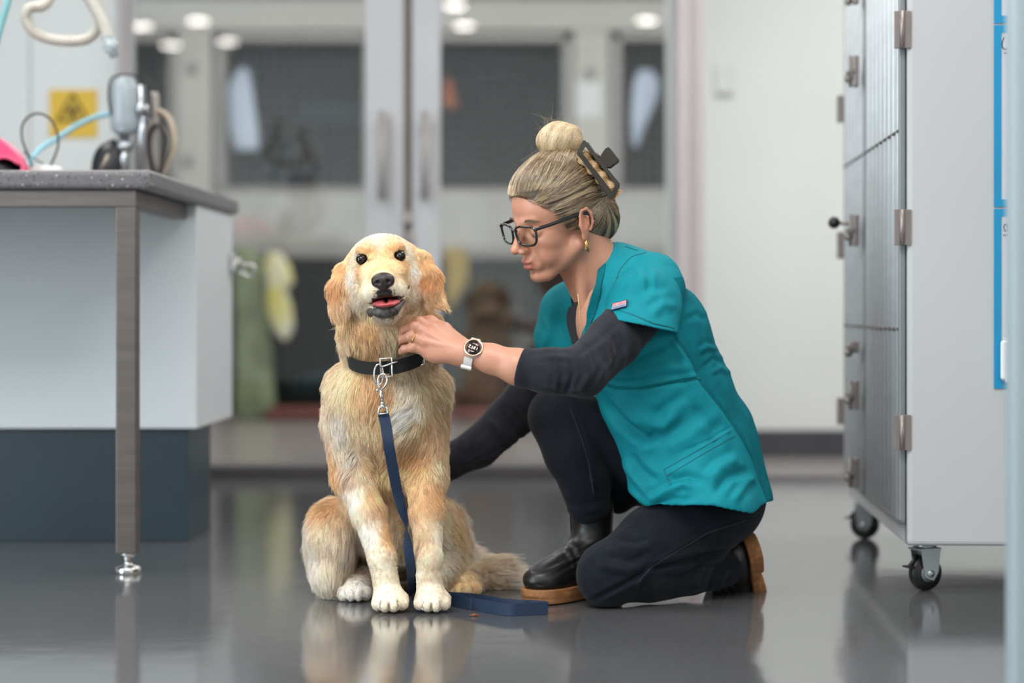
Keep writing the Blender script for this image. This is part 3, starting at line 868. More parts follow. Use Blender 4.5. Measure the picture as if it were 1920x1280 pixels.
# ------------------------------------------------------------------ white cage bank on casters
def cage():
    ang = math.radians(-2.3)
    O = Vector((W(1702, 0, 3.98).x, 3.98, 0))      # near left corner at floor level
    R = Matrix.Rotation(ang, 4, 'Z'); T = Matrix.Translation(O) @ R
    zb = .100; zt = 2.05; L = 1.06; Wd = .8
    r = empty('cage_cabinet', O); tag(r, 'tall white hospital cage cabinet on casters with fluted steel doors at the right', 'cage')
    mw = material('cage_white', '#b4b5b7', .4, var=.015, scale=2)
    m = MB().box((0, 0, zb), (Wd, .022, zt), .010, 3)                 # side facing the camera
    m.box((0, L - .02, zb), (Wd, L, zt), .008).box((.0, .01, zb), (Wd, L - .01, zb + .05), .004).box((.0, .01, zt - .05), (Wd, L - .01, zt), .004)
    m.box((Wd - .02, .01, zb), (Wd, L - .01, zt), .004)
    for z in (.86, 1.28): m.box((.03, .02, z - .01), (Wd - .03, L - .02, z + .01), .002)
    m.box((.0, .01, zb), (.02, .045, zt), .004).box((0, L - .045, zb), (.02, L - .01, zt), .004)
    m.build('carcass', mw, r, T)
    M_dfr = material('door_edge_steel', '#85888a', .4, metal=.4, var=.06)
    M_plate = material('plate_dark', '#4c4f52', .5, metal=.2)  # dark gaps between the bars painted into the plate's colour
    M_rod = material('rod_dull', '#6b6462', .5, metal=.4)
    # two doors of upright rods in front of the opening (x < 0 side)
    md = material('fluted_steel', '#bfc3c6', .4, metal=.2, var=.05, scale=5, stretch=(1, 1, 6))
    def door(y0, y1, z0, z1, nbar):
        fr = MB()
        xa_, xb_ = -.016, -.002
        fr.box((xa_, y0, z0), (xb_, y0 + .014, z1), .003).box((xa_, y1 - .014, z0), (xb_, y1, z1), .003)
        fr.box((xa_, y0, z0), (xb_, y1, z0 + .012), .003).box((xa_, y0, z1 - .014), (xb_, y1, z1), .003)
        o = fr.build('cage_door', M_dfr, r, T)
        b = MB()
        for i in range(nbar):
            y = y0 + .014 + (y1 - y0 - .028) * (i + .5) / nbar
            rb = (.0085, .0048, .0062)[i % 3]; b.tube([(-.006 - rb * .6, y, z0 + .01), (-.006 - rb * .6, y, z1 - .01)], rb, 8)
        pl = MB().box((-.0050, y0 + .01, z0 + .01), (-.0025, y1 - .01, z1 - .01)).build('back_plate', M_plate, None, T); pl.parent = o; pl.location = -world_loc(o)
        bo = b.build('bar_panel', md, None, T); bo.parent = o; bo.location = -world_loc(o)
        for z in (.549, .962):
            co = MB().tube([(-.016, y0 + .01, z), (-.016, y1 - .01, z)], .0035, 8).build('cross_rod', M_rod, None, T); co.parent = o; co.location = -world_loc(o)
    door(.015, .60, .143, 1.95, 24)
    door(.62, 1.045, .143, 1.95, 17)
    mh = material('hinge_steel', '#8d8380', .4, metal=.6, var=.08)
    for py0, py1 in ((22, 92), (393, 460), (777, 843)):
        z0, z1 = W(0, py1, 3.99).z, W(0, py0, 3.99).z
        MB().box((-.028, -.004, z0), (.006, .003, z1), .001).tube([(-.012, -.004, z0), (-.012, -.004, z1)], .0055, 10).build('hinge', mh, r, T)
    for py in (205, 460, 770):
        y = 1.045; z = W(0, py, 5.03).z
        MB().box((-.034, y - .01, z - .035), (.0, y + .006, z + .035), .002).build('hinge', mh, r, T)
    # latches along the meeting line
    for k, (py, h) in enumerate(((-10, .05), (135, .075), (432, .075), (650, .03), (740, .07), (885, .07))):
        yy = .61; YY = 3.98 + .61; z = W(0, py, YY).z
        m = MB().box((-.044, yy - .02, z - h / 2), (-.030, yy + .0, z + h / 2), .003).tube([(-.05, yy - .03, z), (-.05, yy + .03, z)], .006, 10).tube([(-.05, yy - .012, z - h / 2), (-.05, yy - .012, z + h / 2)], .004, 8).sphere((-.052, yy + .01, z - .015), .010, 2)
        m.build('latch', mh, r, T)
    z = W(0, 420, 4.62).z
    MB().tube([(-.045, .62, z), (-.078, .63, z + .002)], .0045, 8).build('latch_rod', mh, r, T)
    MB().sphere((-.085, .63, z + .003), .0145, 3).build('knob', M_black, r, T)
    # casters
    for cx, cy, an in ((.045, .06, 25), (.03, L - .09, -20), (Wd - .08, .08, 60), (Wd - .08, L - .1, 10)):
        c = T @ Vector((cx, cy, 0)); rw = .037
        e = empty('caster', c); e.parent = r; e.location = Vector(c) - Vector(O)
        A = Matrix.Translation(c) @ Matrix.Rotation(math.radians(an), 4, 'Z')
        MB().lathe((0, -.012, rw), [(0, 0), (.024, 0), (.026, .002), (rw - .002, .002), (rw, .006), (rw, .018), (rw - .002, .022), (.026, .022), (.024, .024), (0, .024)], axis=(0, 1, 0), seg=36).build('wheel', M_black, e, A)
        hub = MB().lathe((0, -.0135, rw), [(0, 0), (.018, 0), (.018, .027), (0, .027)], axis=(0, 1, 0)).build('hub', material('hub_grey', '#6a6c6d', .5), e, A)
        f = MB()
        for s in (-1, 1):
            y = s * .0175
            f.prism([(-.014, y, .030), (.008, y, .022), (.020, y, .040), (.026, y, .088), (-.024, y, .088)], (0, .0022 * s, 0))
            f.lathe((0, y + s * .002, rw), [(0, 0), (.008, 0), (.008, .004 * s), (0, .004 * s)], axis=(0, 1, 0), seg=12)
        f.box((-.03, -.0195, .086), (.028, .0195, .090), .001).lathe((0, 0, .090), [(0, 0), (.024, 0), (.024, .009), (0, .009)])
        f.build('fork', material('zinc', '#a6abae', .3, metal=.8, var=.08), e, A)
        MB().box((-.05, -.012, .05), (-.034, .012, .054), .001).tube([(-.04, 0, .052), (-.02, 0, .075)], .004).build('brake_tab', M_black, e, A)
    # blue-framed cage cards on the side facing the camera
    mb_ = material('blue_tape', '#0a86b4', .45, var=.05)
    YS = 3.975
    def slab(px0, px1, py0, py1, t0, t1, mb):
        a, b = W(px0, py1, YS), W(px1, py0, YS); x0, x1 = a.x, b.x
        off = math.tan(ang)
        def yy(x, t): return O.y + (x - O.x) * off - t
        A = [(x0, yy(x0, t0), a.z), (x1, yy(x1, t0), a.z), (x1, yy(x1, t0), b.z), (x0, yy(x0, t0), b.z)]
        mb.prism(A, (0, -(t1 - t0), 0)); return mb
    def card(py0, py1, label, letters):
        c = W(1905, (py0 + py1) / 2, YS)
        e = empty('cage_card', (c.x, YS, c.z)); tag(e, label, 'card frame', 'blue framed cards on the cage side')
        m = MB(); x0, x1 = 1863, 1990
        slab(x0, x0 + 13, py0, py1, .0005, .004, m)
        slab(x1 - 13, x1, py0, py1, .0005, .004, m)
        slab(x0 + 13, x1 - 13, py0, py0 + 14, .0005, .004, m)
        slab(x0 + 13, x1 - 13, py1 - 14, py1, .0005, .004, m)
        m.build('card_border', mb_, e)
        m = MB(); slab(x0 + 13, x1 - 13, py0 + 14, py1 - 14, .0005, .002, m)
        m.build('card', material('card_white', '#bfc3ca', .5, var=.02), e)
        k = MB(); off = math.tan(ang)
        for st in letters:
            pts = []
            for px, py in st:
                q = W(px, py, YS); q.y = O.y + (q.x - O.x) * off - .0028; pts.append(q)
            if len(pts) > 2: pts = smooth_path(pts, 6)
            k.tube(pts, .0011, 6)
        if letters: k.build('handwriting', material('marker', '#2c2e33', .5), e)
        return e
    U = [(1882, 70), (1878, 80), (1879, 90), (1886, 93), (1891, 88), (1891, 70)]
    card(-330, 44, 'highest blue-edged card on the white cage side, cut off by the frame top', [])
    card(48, 388, 'blue-edged card marked 1C, in the middle on the white cage side', [U, [(1881, 100), (1893, 101)]])
    card(392, 728, 'blue-edged card marked 1B, lowest on the white cage side', [[(1893, 433), (1883, 433)], [(1883, 433), (1881, 425), (1884, 420), (1888, 424), (1888, 432)], [(1888, 426), (1890, 418), (1894, 418), (1895, 432)], [(1880, 441), (1895, 440)]])
    a, b = W(1873, 712, YS), W(1930, 632, YS); y = O.y + (a.x - O.x) * math.tan(ang)
    m = MB().box((a.x, y - .020, a.z), (b.x, y - .005, b.z - .006), .006, 3).box((a.x + .006, y - .016, a.z + .01), (b.x, y - .012, b.z), .001)
    m.box((a.x + .008, y - .024, a.z - .004), (b.x, y - .018, a.z + .006), .002)
    tag(m.build('card_holder', M_whitepl), 'white plastic pocket holder clipped on the bottom end of the lowest blue-edged card', 'holder')
cage()
# ------------------------------------------------------------------ golden retriever
def rotm(yaw=0, pitch=0, roll=0):
    return np.array(Matrix.Rotation(math.radians(yaw), 3, 'Z') @ Matrix.Rotation(math.radians(pitch), 3, 'X') @ Matrix.Rotation(math.radians(roll), 3, 'Y'))
def A(v): return np.array(v, float)
DH_O = A(W(714, 483, 3.69)); DH_R = rotm(yaw=4.5, pitch=1.5, roll=-5.5)
def HP(x, y, z): return DH_O + DH_R @ A((x, y, z))
def G(px, Y, z): return np.array((float((px - VX) / FPX * Y), Y, z))
def WP(px, py, Y): return A(W(px, py, Y))

HAND_CAPS = [([WP(812, 616, 3.692), WP(787, 603, 3.696), WP(769, 610, 3.714)], [.0115, .009, .008]), ([WP(803, 627, 3.680), WP(777, 613, 3.680), WP(758, 619, 3.698)], [.0118, .0093, .008]),
             ([WP(797, 642, 3.675), WP(769, 631, 3.671), WP(752, 636, 3.684)], [.0115, .009, .008]), ([WP(799, 658, 3.680), WP(773, 651, 3.673), WP(758, 654, 3.680)], [.0108, .0083, .0074]),
             ([WP(882, 662, 3.672), WP(835, 648, 3.680), WP(808, 636, 3.684)], [.022, .024]), ([WP(882, 662, 3.672), WP(822, 664, 3.680)], [.022]), ([WP(870, 850, 4.07), WP(830, 872, 4.065), WP(790, 872, 4.065)], [.03, .02])]
def dog():
    hx = [(-.62, .004), (-.45, .004), (-.43, .0026), (-.20, .0026), (-.17, .0045), (.1, .0045)]
    hz = [(0, .0032), (.10, .0035), (.14, .0045), (.50, .0045), (.54, .0023), (.80, .0023)]
    hy = [(3.5, .0026), (3.80, .0028), (3.86, .005), (4.4, .005)]
    f = Field((-.56, 3.53, -.012), (.02, 4.30, .78), [hx, hy, hz])
    # trunk
    f.chain([WP(735, 655, 3.845), WP(722, 745, 3.85), WP(724, 850, 3.90), WP(735, 960, 3.99), G(735, 4.10, .13)], [.078, .100, .098, .100, .105], .03)
    f.ell(WP(720, 770, 3.82), (.090, .085, .095), .03)
    f.ell(WP(716, 735, 3.80), (.074, .07, .06), .03)
    f.ell(WP(652, 735, 3.85), (.042, .06, .05), .03); f.ell(WP(806, 735, 3.85), (.038, .06, .05), .03)
    f.ell(WP(796, 625, 3.80), (.034, .05, .045), .03); f.ell(WP(668, 625, 3.80), (.030, .05, .045), .03)
    # neck
    f.chain([WP(733, 660, 3.835), WP(728, 610, 3.80), HP(.004, .07, -.07)], [.076, .074, .060], .03)
    # shoulders and front legs
    GRV = []
    for s in (0, 1):
        if s == 0: P = [WP(652, 790, 3.84), WP(664, 890, 3.84), WP(690, 960, 3.80), WP(716, 1045, 3.765), G(727, 3.765, .034)]
        else: P = [WP(792, 790, 3.84), WP(798, 890, 3.84), WP(801, 960, 3.80), WP(803, 1045, 3.765), G(806, 3.765, .034)]
        f.chain(P, [.048, .040, .030, .0245, .025], .022)
        px = (732, 811)[s]
        c = G(px, 3.745, .022)
        f.ell(c + A((0, .008, .004)), (.030, .038, .023), .012)
        for i, (dx, dy, r) in enumerate(((-.023, -.012, .0125), (-.0085, -.026, .0135), (.0085, -.026, .0135), (.023, -.012, .0125))):
            t = c + A((dx, dy, -.0035))
            f.cone(t + A((0, .02, .007)), t, r * .95, r, .004)
        for dx in (-.0165, 0, .0165):
            f.cone(c + A((dx, -.044 if dx == 0 else -.036, .014)), c + A((dx, -.030, -.014)), .0016, .0024, .003, 's'); GRV.append((c + A((dx, -.040 if dx == 0 else -.032, .012)), c + A((dx, -.034, -.012))))
    # belly between the legs, haunches, hind paws
    f.ell(WP(735, 950, 3.93), (.055, .07, .10), .02)
    R1 = rotm(yaw=12, roll=6); R2 = rotm(yaw=-10, roll=-5)
    f.ell(WP(624, 1015, 3.99), (.050, .110, .088), .022, 'u', R1)
    f.ell(WP(606, 1000, 3.96), (.032, .07, .055), .02)
    f.ell(WP(622, 1068, 3.95), (.036, .075, .045), .02)
    f.ell(WP(828, 1015, 4.01), (.044, .110, .085), .022, 'u', R2)
    f.ell(WP(836, 1062, 3.98), (.032, .07, .045), .02)
    for px, Y in ((667, 3.885), (870, 3.955)):
        c = G(px, Y, .022)
        f.cone(c + A((0, .10, .01)), c, .026, .023, .012, sq=((0, 0, 1), 1.1))
        for dx, dy in ((-.021, -.006), (-.007, -.018), (.0075, -.018), (.021, -.006)):
            f.ell(c + A((dx, dy, -.004)), (.0115, .018, .0135), .004)
        for dx in (-.014, 0, .0145):
            f.cone(c + A((dx, -.034, .008)), c + A((dx, -.024, -.014)), .0012, .0018, .003, 's')
    # tail
    f.chain([G(745, 4.20, .06), G(800, 4.20, .050), G(870, 4.12, .040), G(930, 4.07, .032), G(992, 4.05, .018)], [.038, .032, .028, .022, .009], .02)
    # ---- head
    H = lambda c, r, k=.01, op='u', R=None: f.ell(HP(*c), r, k, op, DH_R if R is None else DH_R @ R)
    H((0.002, .056, -.012), (.066, .074, .0575), .02)
    H((0.002, .078, -.030), (.066, .065, .056), .02)
    H((.0, .034, -.035), (.058, .046, .042), .02)
    for s in (-1, 1):
        H((s * .040, .052, -.060), (.034, .050, .046), .02)
        H((s * .028, .002, .018), (.018, .016, .011), .016)          # brow
        H((s * .025, -.016, -.032), (.022, .030, .022), .014)         # cheek below the eye
    f.cone(HP(0, .0, -.034), HP(0.001, -.080, -.047), .036, .0245, .018)   # muzzle
    f.cone(HP(0, -.01, -.026), HP(0.001, -.088, -.036), .020, .015, .012)   # nose bridge
    for s in (-1, 1):
        f.chain([HP(s * .022, .010, -.062), HP(s * .019, -.045, -.064), HP(s * .010, -.088, -.060)], [.026, .0215, .0165], .010)  # flews
    # lower jaw
    f.chain([HP(0, .045, -.085), HP(.001, -.01, -.097), HP(.002, -.060, -.103)], [.036, .026, .0165], .014)
    f.ell(HP(.002, -.062, -.100), (.024, .020, .012), .008, 'u', DH_R)
    # mouth opening and the line of the lips
    H((.002, -.066, -.0835), (.0235, .050, .0075), .004, 's')
    f.chain([HP(-.018, -.070, -.086), HP(-.030, -.040, -.092), HP(-.036, -.015, -.095)], [.006, .0048, .002], .004, 's')
    f.chain([HP(.020, -.070, -.082), HP(.034, -.040, -.080), HP(.046, -.012, -.068), HP(.050, -.002, -.060)], [.006, .0055, .004, .002], .004, 's')
    # eye sockets
    EYE = [HP(-.0375, -.0085, .0000), HP(.0375, -.0085, .0000)]
    for e in EYE: f.ell(e + DH_R @ A((0, -.006, 0)), (.0100, .0150, .0084), .003, 's', DH_R)
    # ears: flat lobes hanging from the sides of the skull
    nl = DH_R @ A((-.45, -1, 0)); nr = DH_R @ A((.45, -1, 0))
    f.chain([HP(-.056, .068, -.004), HP(-.074, .056, -.026), HP(-.087, .046, -.055), HP(-.090, .040, -.088), HP(-.090, .036, -.114)], [.014, .018, .021, .017, .008], .008, 'u', (nl, 2.4))
    f.chain([HP(.056, .068, .006), HP(.076, .056, -.016), HP(.090, .046, -.050), HP(.094, .040, -.078), HP(.112, .034, -.100)], [.014, .018, .021, .016, .007], .008, 'u', (nr, 2.4))
    f.cut((0, 0, .0005), (0, 0, -1), .002)
    V, Q = f.mesh(); V = relax(V, Q, 2, .4)
    N = vnormals(V, Q)
    # ---------------- control points: place, flow, length, lift, colour
    CP = []
    def c(p, d, L, lift, col): CP.append((A(p), A(d) / np.linalg.norm(d), L, lift, A(hexc(col))))
    cream, white, gold, tan, orange, pale = '#f8eedb', '#fbf7ef', '#f2d8ae', '#e9c896', '#dcaa72', '#f6e4c6'
    hd = lambda x, y, z: DH_R @ A((x, y, z))
    # head top and face
    c(HP(0, -.015, .035), hd(0, .6, 1), .006, .15, white); c(HP(0, .03, .05), hd(0, 1, .2), .008, .15, white)
    for s in (-1, 1):
        c(HP(s * .035, .0, .035), hd(s * .5, .6, .6), .006, .15, cream if s > 0 else white)
        c(HP(s * .05, .04, .03), hd(s * .6, .8, -.2), .009, .15, cream)
        c(HP(s * .020, -.016, .010), hd(s * .2, .5, 1), .004, .1, tan); c(HP(s * .030, .0, .030), hd(s * .2, .5, 1), .005, .1, gold)
        c(HP(s * .040, -.012, .017), hd(s * .6, .5, .7), .004, .1, tan)
        c(HP(s * .055, .01, .005), hd(s * .7, .7, -.4), .007, .12, cream)
        c(HP(s * .040, -.015, -.020), hd(s * .5, .5, -.8), .005, .1, tan)
        c(HP(s * .016, -.035, -.020), hd(s * .3, .7, .2), .0035, .1, gold)
        c(HP(s * .055, .02, -.035), hd(s * .5, .5, -1), .009, .12, white)
        c(HP(s * .065, .04, -.065), hd(s * .5, .5, -1), .013, .18, white if s < 0 else cream)
        c(HP(s * .030, -.04, -.050), hd(s * .7, .6, -.7), .004, .1, pale)
        c(HP(s * .026, -.075, -.062), hd(s * .7, .5, -.7), .003, .1, cream)
        c(HP(s * .050, .0, -.085), hd(s * .3, .5, -1), .012, .2, cream)
        # ears
        c(HP(s * .060, .055, .008), hd(s * .6, .1, -1), .014, .12, gold)
        c(HP(s * .080, .046, -.02), hd(s * .35, 0, -1), .022, .10, tan)
        c(HP(s * .090, .042, -.055), hd(s * .15, 0, -1), .030, .08, orange)
        c(HP(s * .078, .032, -.055), hd(-s * .1, 0, -1), .018, .08, tan if s < 0 else orange)
        c(HP(s * .094, .034, -.095), hd(s * (.1 if s < 0 else .5), 0, -1), .030, .08, gold)
    c(HP(0, -.055, -.018), hd(0, 1, .5), .003, .08, gold); c(HP(0, -.09, -.030), hd(0, 1, .4), .002, .05, tan)
    c(HP(0, -.07, -.112), hd(0, .5, -1), .008, .2, cream); c(HP(0, -.03, -.125), hd(0, .5, -1), .016, .2, cream)
    # throat and ruff
    for px, py, Y, dx, dy, L, col in ((655, 605, 3.78, -.3, 1, .032, gold), (690, 620, 3.73, -.15, 1, .034, tan), (730, 620, 3.72, .05, 1, .034, pale), (775, 615, 3.73, .2, 1, .030, tan), (822, 610, 3.78, .45, 1, .036, gold),
                                      (650, 640, 3.77, -.2, 1, .036, pale), (690, 655, 3.73, -.05, 1, .036, gold), (735, 655, 3.72, .05, 1, .032, cream), (790, 650, 3.74, .2, 1, .028, gold), (825, 650, 3.78, .2, 1, .03, pale)):
        c(WP(px, py, Y), (dx, -.1, -dy), L, .28, col)
    # chest: swirls and patches, the left whites partly painting light from that side
    for px, py, Y, dx, dy, L, col in ((640, 720, 3.76, -.5, 1, .028, pale), (680, 735, 3.74, .3, 1, .028, gold), (715, 740, 3.73, 0, 1, .026, tan), (760, 730, 3.74, -.2, 1, .028, cream), (810, 720, 3.77, .4, 1, .028, pale),
                                      (630, 800, 3.77, -.3, 1, .026, white), (680, 800, 3.75, .1, 1, .026, pale), (720, 800, 3.74, .1, 1, .026, gold), (765, 775, 3.74, -.5, 1, .03, white), (800, 800, 3.76, .3, 1, .026, gold), (830, 800, 3.8, .2, 1, .024, pale),
                                      (620, 880, 3.82, -.2, 1, .022, tan), (655, 860, 3.79, -.1, 1, .024, white), (690, 860, 3.79, .5, .8, .026, gold), (735, 870, 3.82, 0, 1, .03, gold), (780, 860, 3.79, -.5, .8, .026, tan), (825, 870, 3.81, .2, 1, .022, pale),
                                      (605, 820, 3.9, -.2, 1, .022, gold), (600, 900, 3.95, -.2, 1, .022, tan), (600, 945, 3.93, -.5, 1, .022, tan)):
        c(WP(px, py, Y), (dx, -.05, -dy), L * 1.1, .30, col)
    # front legs
    for px, py, Y, dx, dy, L, col in ((660, 930, 3.79, .2, 1, .016, white), (700, 930, 3.79, .3, 1, .020, gold), (690, 1000, 3.76, .2, 1, .012, white), (730, 1000, 3.77, .2, 1, .014, tan), (715, 1060, 3.745, .1, 1, .009, cream), (728, 1110, 3.73, 0, 1, .0035, cream),
                                      (780, 930, 3.79, 0, 1, .020, gold), (815, 930, 3.79, 0, 1, .016, tan), (790, 1000, 3.76, 0, 1, .012, pale), (815, 1000, 3.77, .1, 1, .014, cream), (803, 1060, 3.745, .05, 1, .009, cream), (810, 1110, 3.73, 0, 1, .0035, cream),
                                      (738, 960, 3.88, 0, 1, .032, pale), (740, 1030, 3.90, 0, 1, .03, cream)):
        c(WP(px, py, Y), (dx, -.05, -dy), L, .12, col)
    # haunches
    for px, py, Y, dx, dy, L, col in ((590, 940, 3.92, -.5, 1, .024, gold), (640, 950, 3.9, .1, 1, .026, pale), (575, 985, 3.93, -.3, 1, .032, white), (625, 1010, 3.88, .0, 1, .034, cream), (665, 1010, 3.9, .1, 1, .036, white),
                                      (590, 1060, 3.92, -.3, 1, .038, white), (640, 1065, 3.87, .1, 1, .038, cream), (668, 1100, 3.87, 0, 1, .007, white), (605, 1095, 3.92, -.4, 1, .032, cream),
                                      (835, 960, 3.93, .3, 1, .024, pale), (858, 1000, 3.97, .3, 1, .026, gold), (840, 1040, 3.92, .1, 1, .034, cream), (860, 1060, 3.95, .2, 1, .03, pale), (868, 1100, 3.93, 0, 1, .008, gold), (780, 1050, 3.95, 0, 1, .03, cream)):
        c(WP(px, py, Y), (dx, -.1, -dy), L, .16, col)
    # back
    for px, py, Y, col in ((720, 700, 3.95, gold), (720, 850, 4.02, tan), (720, 950, 4.12, orange), (640, 800, 3.95, gold), (800, 800, 3.95, gold), (735, 1050, 4.22, gold)):
        c(WP(px, py, Y), (0, .25, -1), .03, .12, col)
    c(HP(0, .12, -.02), (0, .4, -1), .02, .15, gold)
    # tail
    for px, Y, z, col, L in ((800, 4.2, .06, pale, .040), (880, 4.1, .07, white, .055), (900, 4.08, .01, pale, .045), (940, 4.04, .055, white, .060), (980, 4.03, .035, white, .060), (1000, 4.03, .02, white, .055)):
        c(G(px, Y, z), (1, -.05, -.02 if z > .03 else 0.0), L, .26, col)
    cpP = np.stack([q[0] for q in CP]); cpD = np.stack([q[1] for q in CP]); cpL = np.array([q[2] for q in CP]); cpF = np.array([q[3] for q in CP]); cpC = np.stack([q[4] for q in CP])
    def lookup(P, pw=4):
        D = np.linalg.norm(P[:, None, :] - cpP[None], axis=2) + .003
        w = D ** -pw; w /= w.sum(1, keepdims=True)
        return w @ cpD, w @ cpL, w @ cpF, w @ cpC
    # ---------------- skin colour on the mesh
    _, _, _, vc = lookup(V)
    def near(P, c_, r): return np.linalg.norm(P - c_, axis=1) < r
    loc = (V - DH_O) @ DH_R          # head frame
    dark = np.zeros(len(V))
    def segd(P, a, b):
        ba = b - a; h = np.clip(((P - a) @ ba) / (ba @ ba), 0, 1); return np.linalg.norm(P - a - h[:, None] * ba, axis=1)
    lips = [((-.016, -.088, -.090), (-.030, -.044, -.092), .0085), ((-.030, -.044, -.092), (-.038, -.014, -.098), .0075), ((.016, -.088, -.088), (.034, -.044, -.080), .0085), ((.034, -.044, -.082), (.043, -.020, -.070), .0080), ((.043, -.020, -.070), (.0485, -.006, -.060), .0065),
            ((-.014, -.085, -.104), (.018, -.085, -.104), .0125), ((-.013, -.086, -.094), (.017, -.086, -.094), .011), ((-.008, -.103, -.066), (.010, -.103, -.066), .0065), ((-.010, -.1, -.076), (.014, -.1, -.076), .006)]
    def lipmask(P): # 0..1 in head frame
        m = np.zeros(len(P))
        for a, b, r in lips: m = np.maximum(m, np.clip((r * 1.25 - segd(P, A(a), A(b))) / (r * .35), 0, 1))
        return m
    dark = lipmask(loc)
    inside = (np.abs(loc[:, 0] - .002) < .026) & (loc[:, 1] < .02) & (loc[:, 1] > -.095) & (np.abs(loc[:, 2] + .0835) < .0095)
    dark = np.maximum(dark, inside * 1.0)
    for s, e in zip((-1, 1), EYE):
        le = (e - DH_O) @ DH_R
        q = (loc - le) / A((.0142, .02, .0116)); r = np.linalg.norm(q, axis=1)
        dark = np.maximum(dark, np.clip((1.08 - r) / .15, 0, 1))
        dark = np.maximum(dark, np.clip((.006 - segd(loc, le + A((-s * .012, -.008, -.002)), le + A((-s * .019, -.012, -.006)))) / .002, 0, 1))
    vc = vc * (1 - dark[:, None]) + A(hexc('#15110f')) * dark[:, None]
    mb = bpy.data.materials.new('dog_skin'); mb.use_nodes = True
    nt = mb.node_tree; b = nt.nodes['Principled BSDF']; at = nt.nodes.new('ShaderNodeAttribute'); at.attribute_name = 'tint'
    nt.links.new(at.outputs['Color'], b.inputs['Base Color']); b.inputs['Roughness'].default_value = .45
    body = qmesh('golden_retriever', V, Q, mb, None, {'tint': vc})
    tag(body, 'cream and gold long-haired retriever sitting on the grey floor, mouth open, facing the viewer', 'dog')
    # ---------------- fur
    fc = V[Q].mean(1); fa = np.linalg.norm(np.cross(V[Q[:, 2]] - V[Q[:, 0]], V[Q[:, 3]] - V[Q[:, 1]]), axis=1)
    fn = (N[Q].mean(1)); fn /= np.linalg.norm(fn, axis=1, keepdims=True)
    wgt = fa * np.where(fn[:, 1] > .45, .30, 1.0)
    fl = (fc - DH_O) @ DH_R
    headz = (np.linalg.norm(fl - A((0, .01, -.03)), axis=1) < .12)
    wgt *= np.where(headz, 2.6, 1.0)
    wgt *= (fc[:, 2] > .004)
    lens_ = lookup(fc)[1]
    wgt *= np.clip(.016 / np.maximum(lens_, .004), .8, 2.2)
    # bare places
    wgt *= (lipmask(fl) < .35)
    nose_c = A((.001, -.104, -.043)); wgt *= np.linalg.norm((fl - nose_c) / A((1.15, 1.3, 1.0)), axis=1) > .021
    wgt *= ~((np.abs(fl[:, 0] - .002) < .028) & (fl[:, 1] < .0) & (fl[:, 1] > -.10) & (np.abs(fl[:, 2] + .084) < .011))
    for e in EYE:
        le = (e - DH_O) @ DH_R; wgt *= np.linalg.norm((fl - le) / A((1.08, 1.5, .88)), axis=1) > .0124
    NH = 270000
    rng = np.random.default_rng(3)
    pick = rng.choice(len(Q), NH, p=wgt / wgt.sum())
    uv = rng.random((NH, 2)); q = V[Q[pick]]
    P0 = (q[:, 0] * ((1 - uv[:, :1]) * (1 - uv[:, 1:])) + q[:, 1] * (uv[:, :1] * (1 - uv[:, 1:])) + q[:, 2] * (uv[:, :1] * uv[:, 1:]) + q[:, 3] * ((1 - uv[:, :1]) * uv[:, 1:]))
    nn = fn[pick]
    D, Ln, Lf, Cc = lookup(P0)
    D = D + vnoise(P0, 38, 11) * (.42 * np.clip(Ln / .02, .25, 1.3))[:, None] + vnoise(P0, 110, 12) * (.22 * np.clip(Ln / .02, .2, 1))[:, None]
    D -= nn * (D * nn).sum(1, keepdims=True)
    D /= np.linalg.norm(D, axis=1, keepdims=True) + 1e-9
    Ln = Ln * rng.uniform(.65, 1.15, NH) * (1 + .25 * vnoise(P0, 55, 13)[:, 0])
    # keep fur short right behind the collar and near the eyes
    K_ = 6
    S = np.linspace(0, 1, K_)
    Pt = np.zeros((NH, K_, 3)); Pt[:, 0] = P0
    lf = Lf * rng.uniform(.6, 1.9, NH)
    fly = rng.random(NH) < .06
    lf[fly] += .25
    gr = A((0, 0, -1.0))
    for j in range(1, K_):
        s = S[j]
        d = D * (.75 + .25 * s) + nn * (lf * (1.9 - 2.2 * s))[:, None] + gr * (.25 * s * np.clip(Ln / .03, 0, 1))[:, None] + rng.normal(size=(NH, 3)) * (.09 + .09 * s)
        d /= np.linalg.norm(d, axis=1, keepdims=True)
        Pt[:, j] = Pt[:, j - 1] + d * (Ln / (K_ - 1))[:, None]
    # clumps
    nc = NH // 16
    ci = rng.choice(NH, nc, replace=False)
    kd = kdtree.KDTree(nc)
    for i, k in enumerate(ci): kd.insert(P0[k], i)
    kd.balance()
    own = np.array([ci[kd.find(p)[1]] for p in P0])
    cl = (rng.uniform(.12, .72, NH) * np.clip(Ln / .018, .15, 1))[:, None]
    for j in range(1, K_):
        tgt = Pt[own, j]; off = tgt - Pt[:, j]
        far = np.linalg.norm(off, axis=1, keepdims=True) > .022
        Pt[:, j] += np.where(far, 0, off) * cl * (S[j] ** 1.3)
    Pt[:, :, 2] = np.maximum(Pt[:, :, 2], .0015)
    bad = np.zeros(NH, bool)
    for ps_, rs_ in HAND_CAPS:
        for a_, b_, r_ in zip(ps_[:-1], ps_[1:], rs_):
            for j in range(0, K_):
                bad |= segd(Pt[:, j], a_, b_) < r_ * 1.02 + .0005
    keep_ = ~bad
    Pt, Cc, Ln, P0, own, ci_ = Pt[keep_], Cc[keep_], Ln[keep_], P0[keep_], own[keep_], ci
    NH = len(P0)
    tone = 1 + .10 * rng.normal(size=NH) + .10 * vnoise(P0, 60, 21)[:, 0] + .10 * rng.normal(size=nc)[np.searchsorted(np.sort(ci), own).clip(0, nc - 1)]
    mixg = np.clip(.5 + .5 * vnoise(P0, 30, 22)[:, 0], 0, 1)[:, None] * .35 * np.clip(Ln / .02, 0, 1)[:, None]
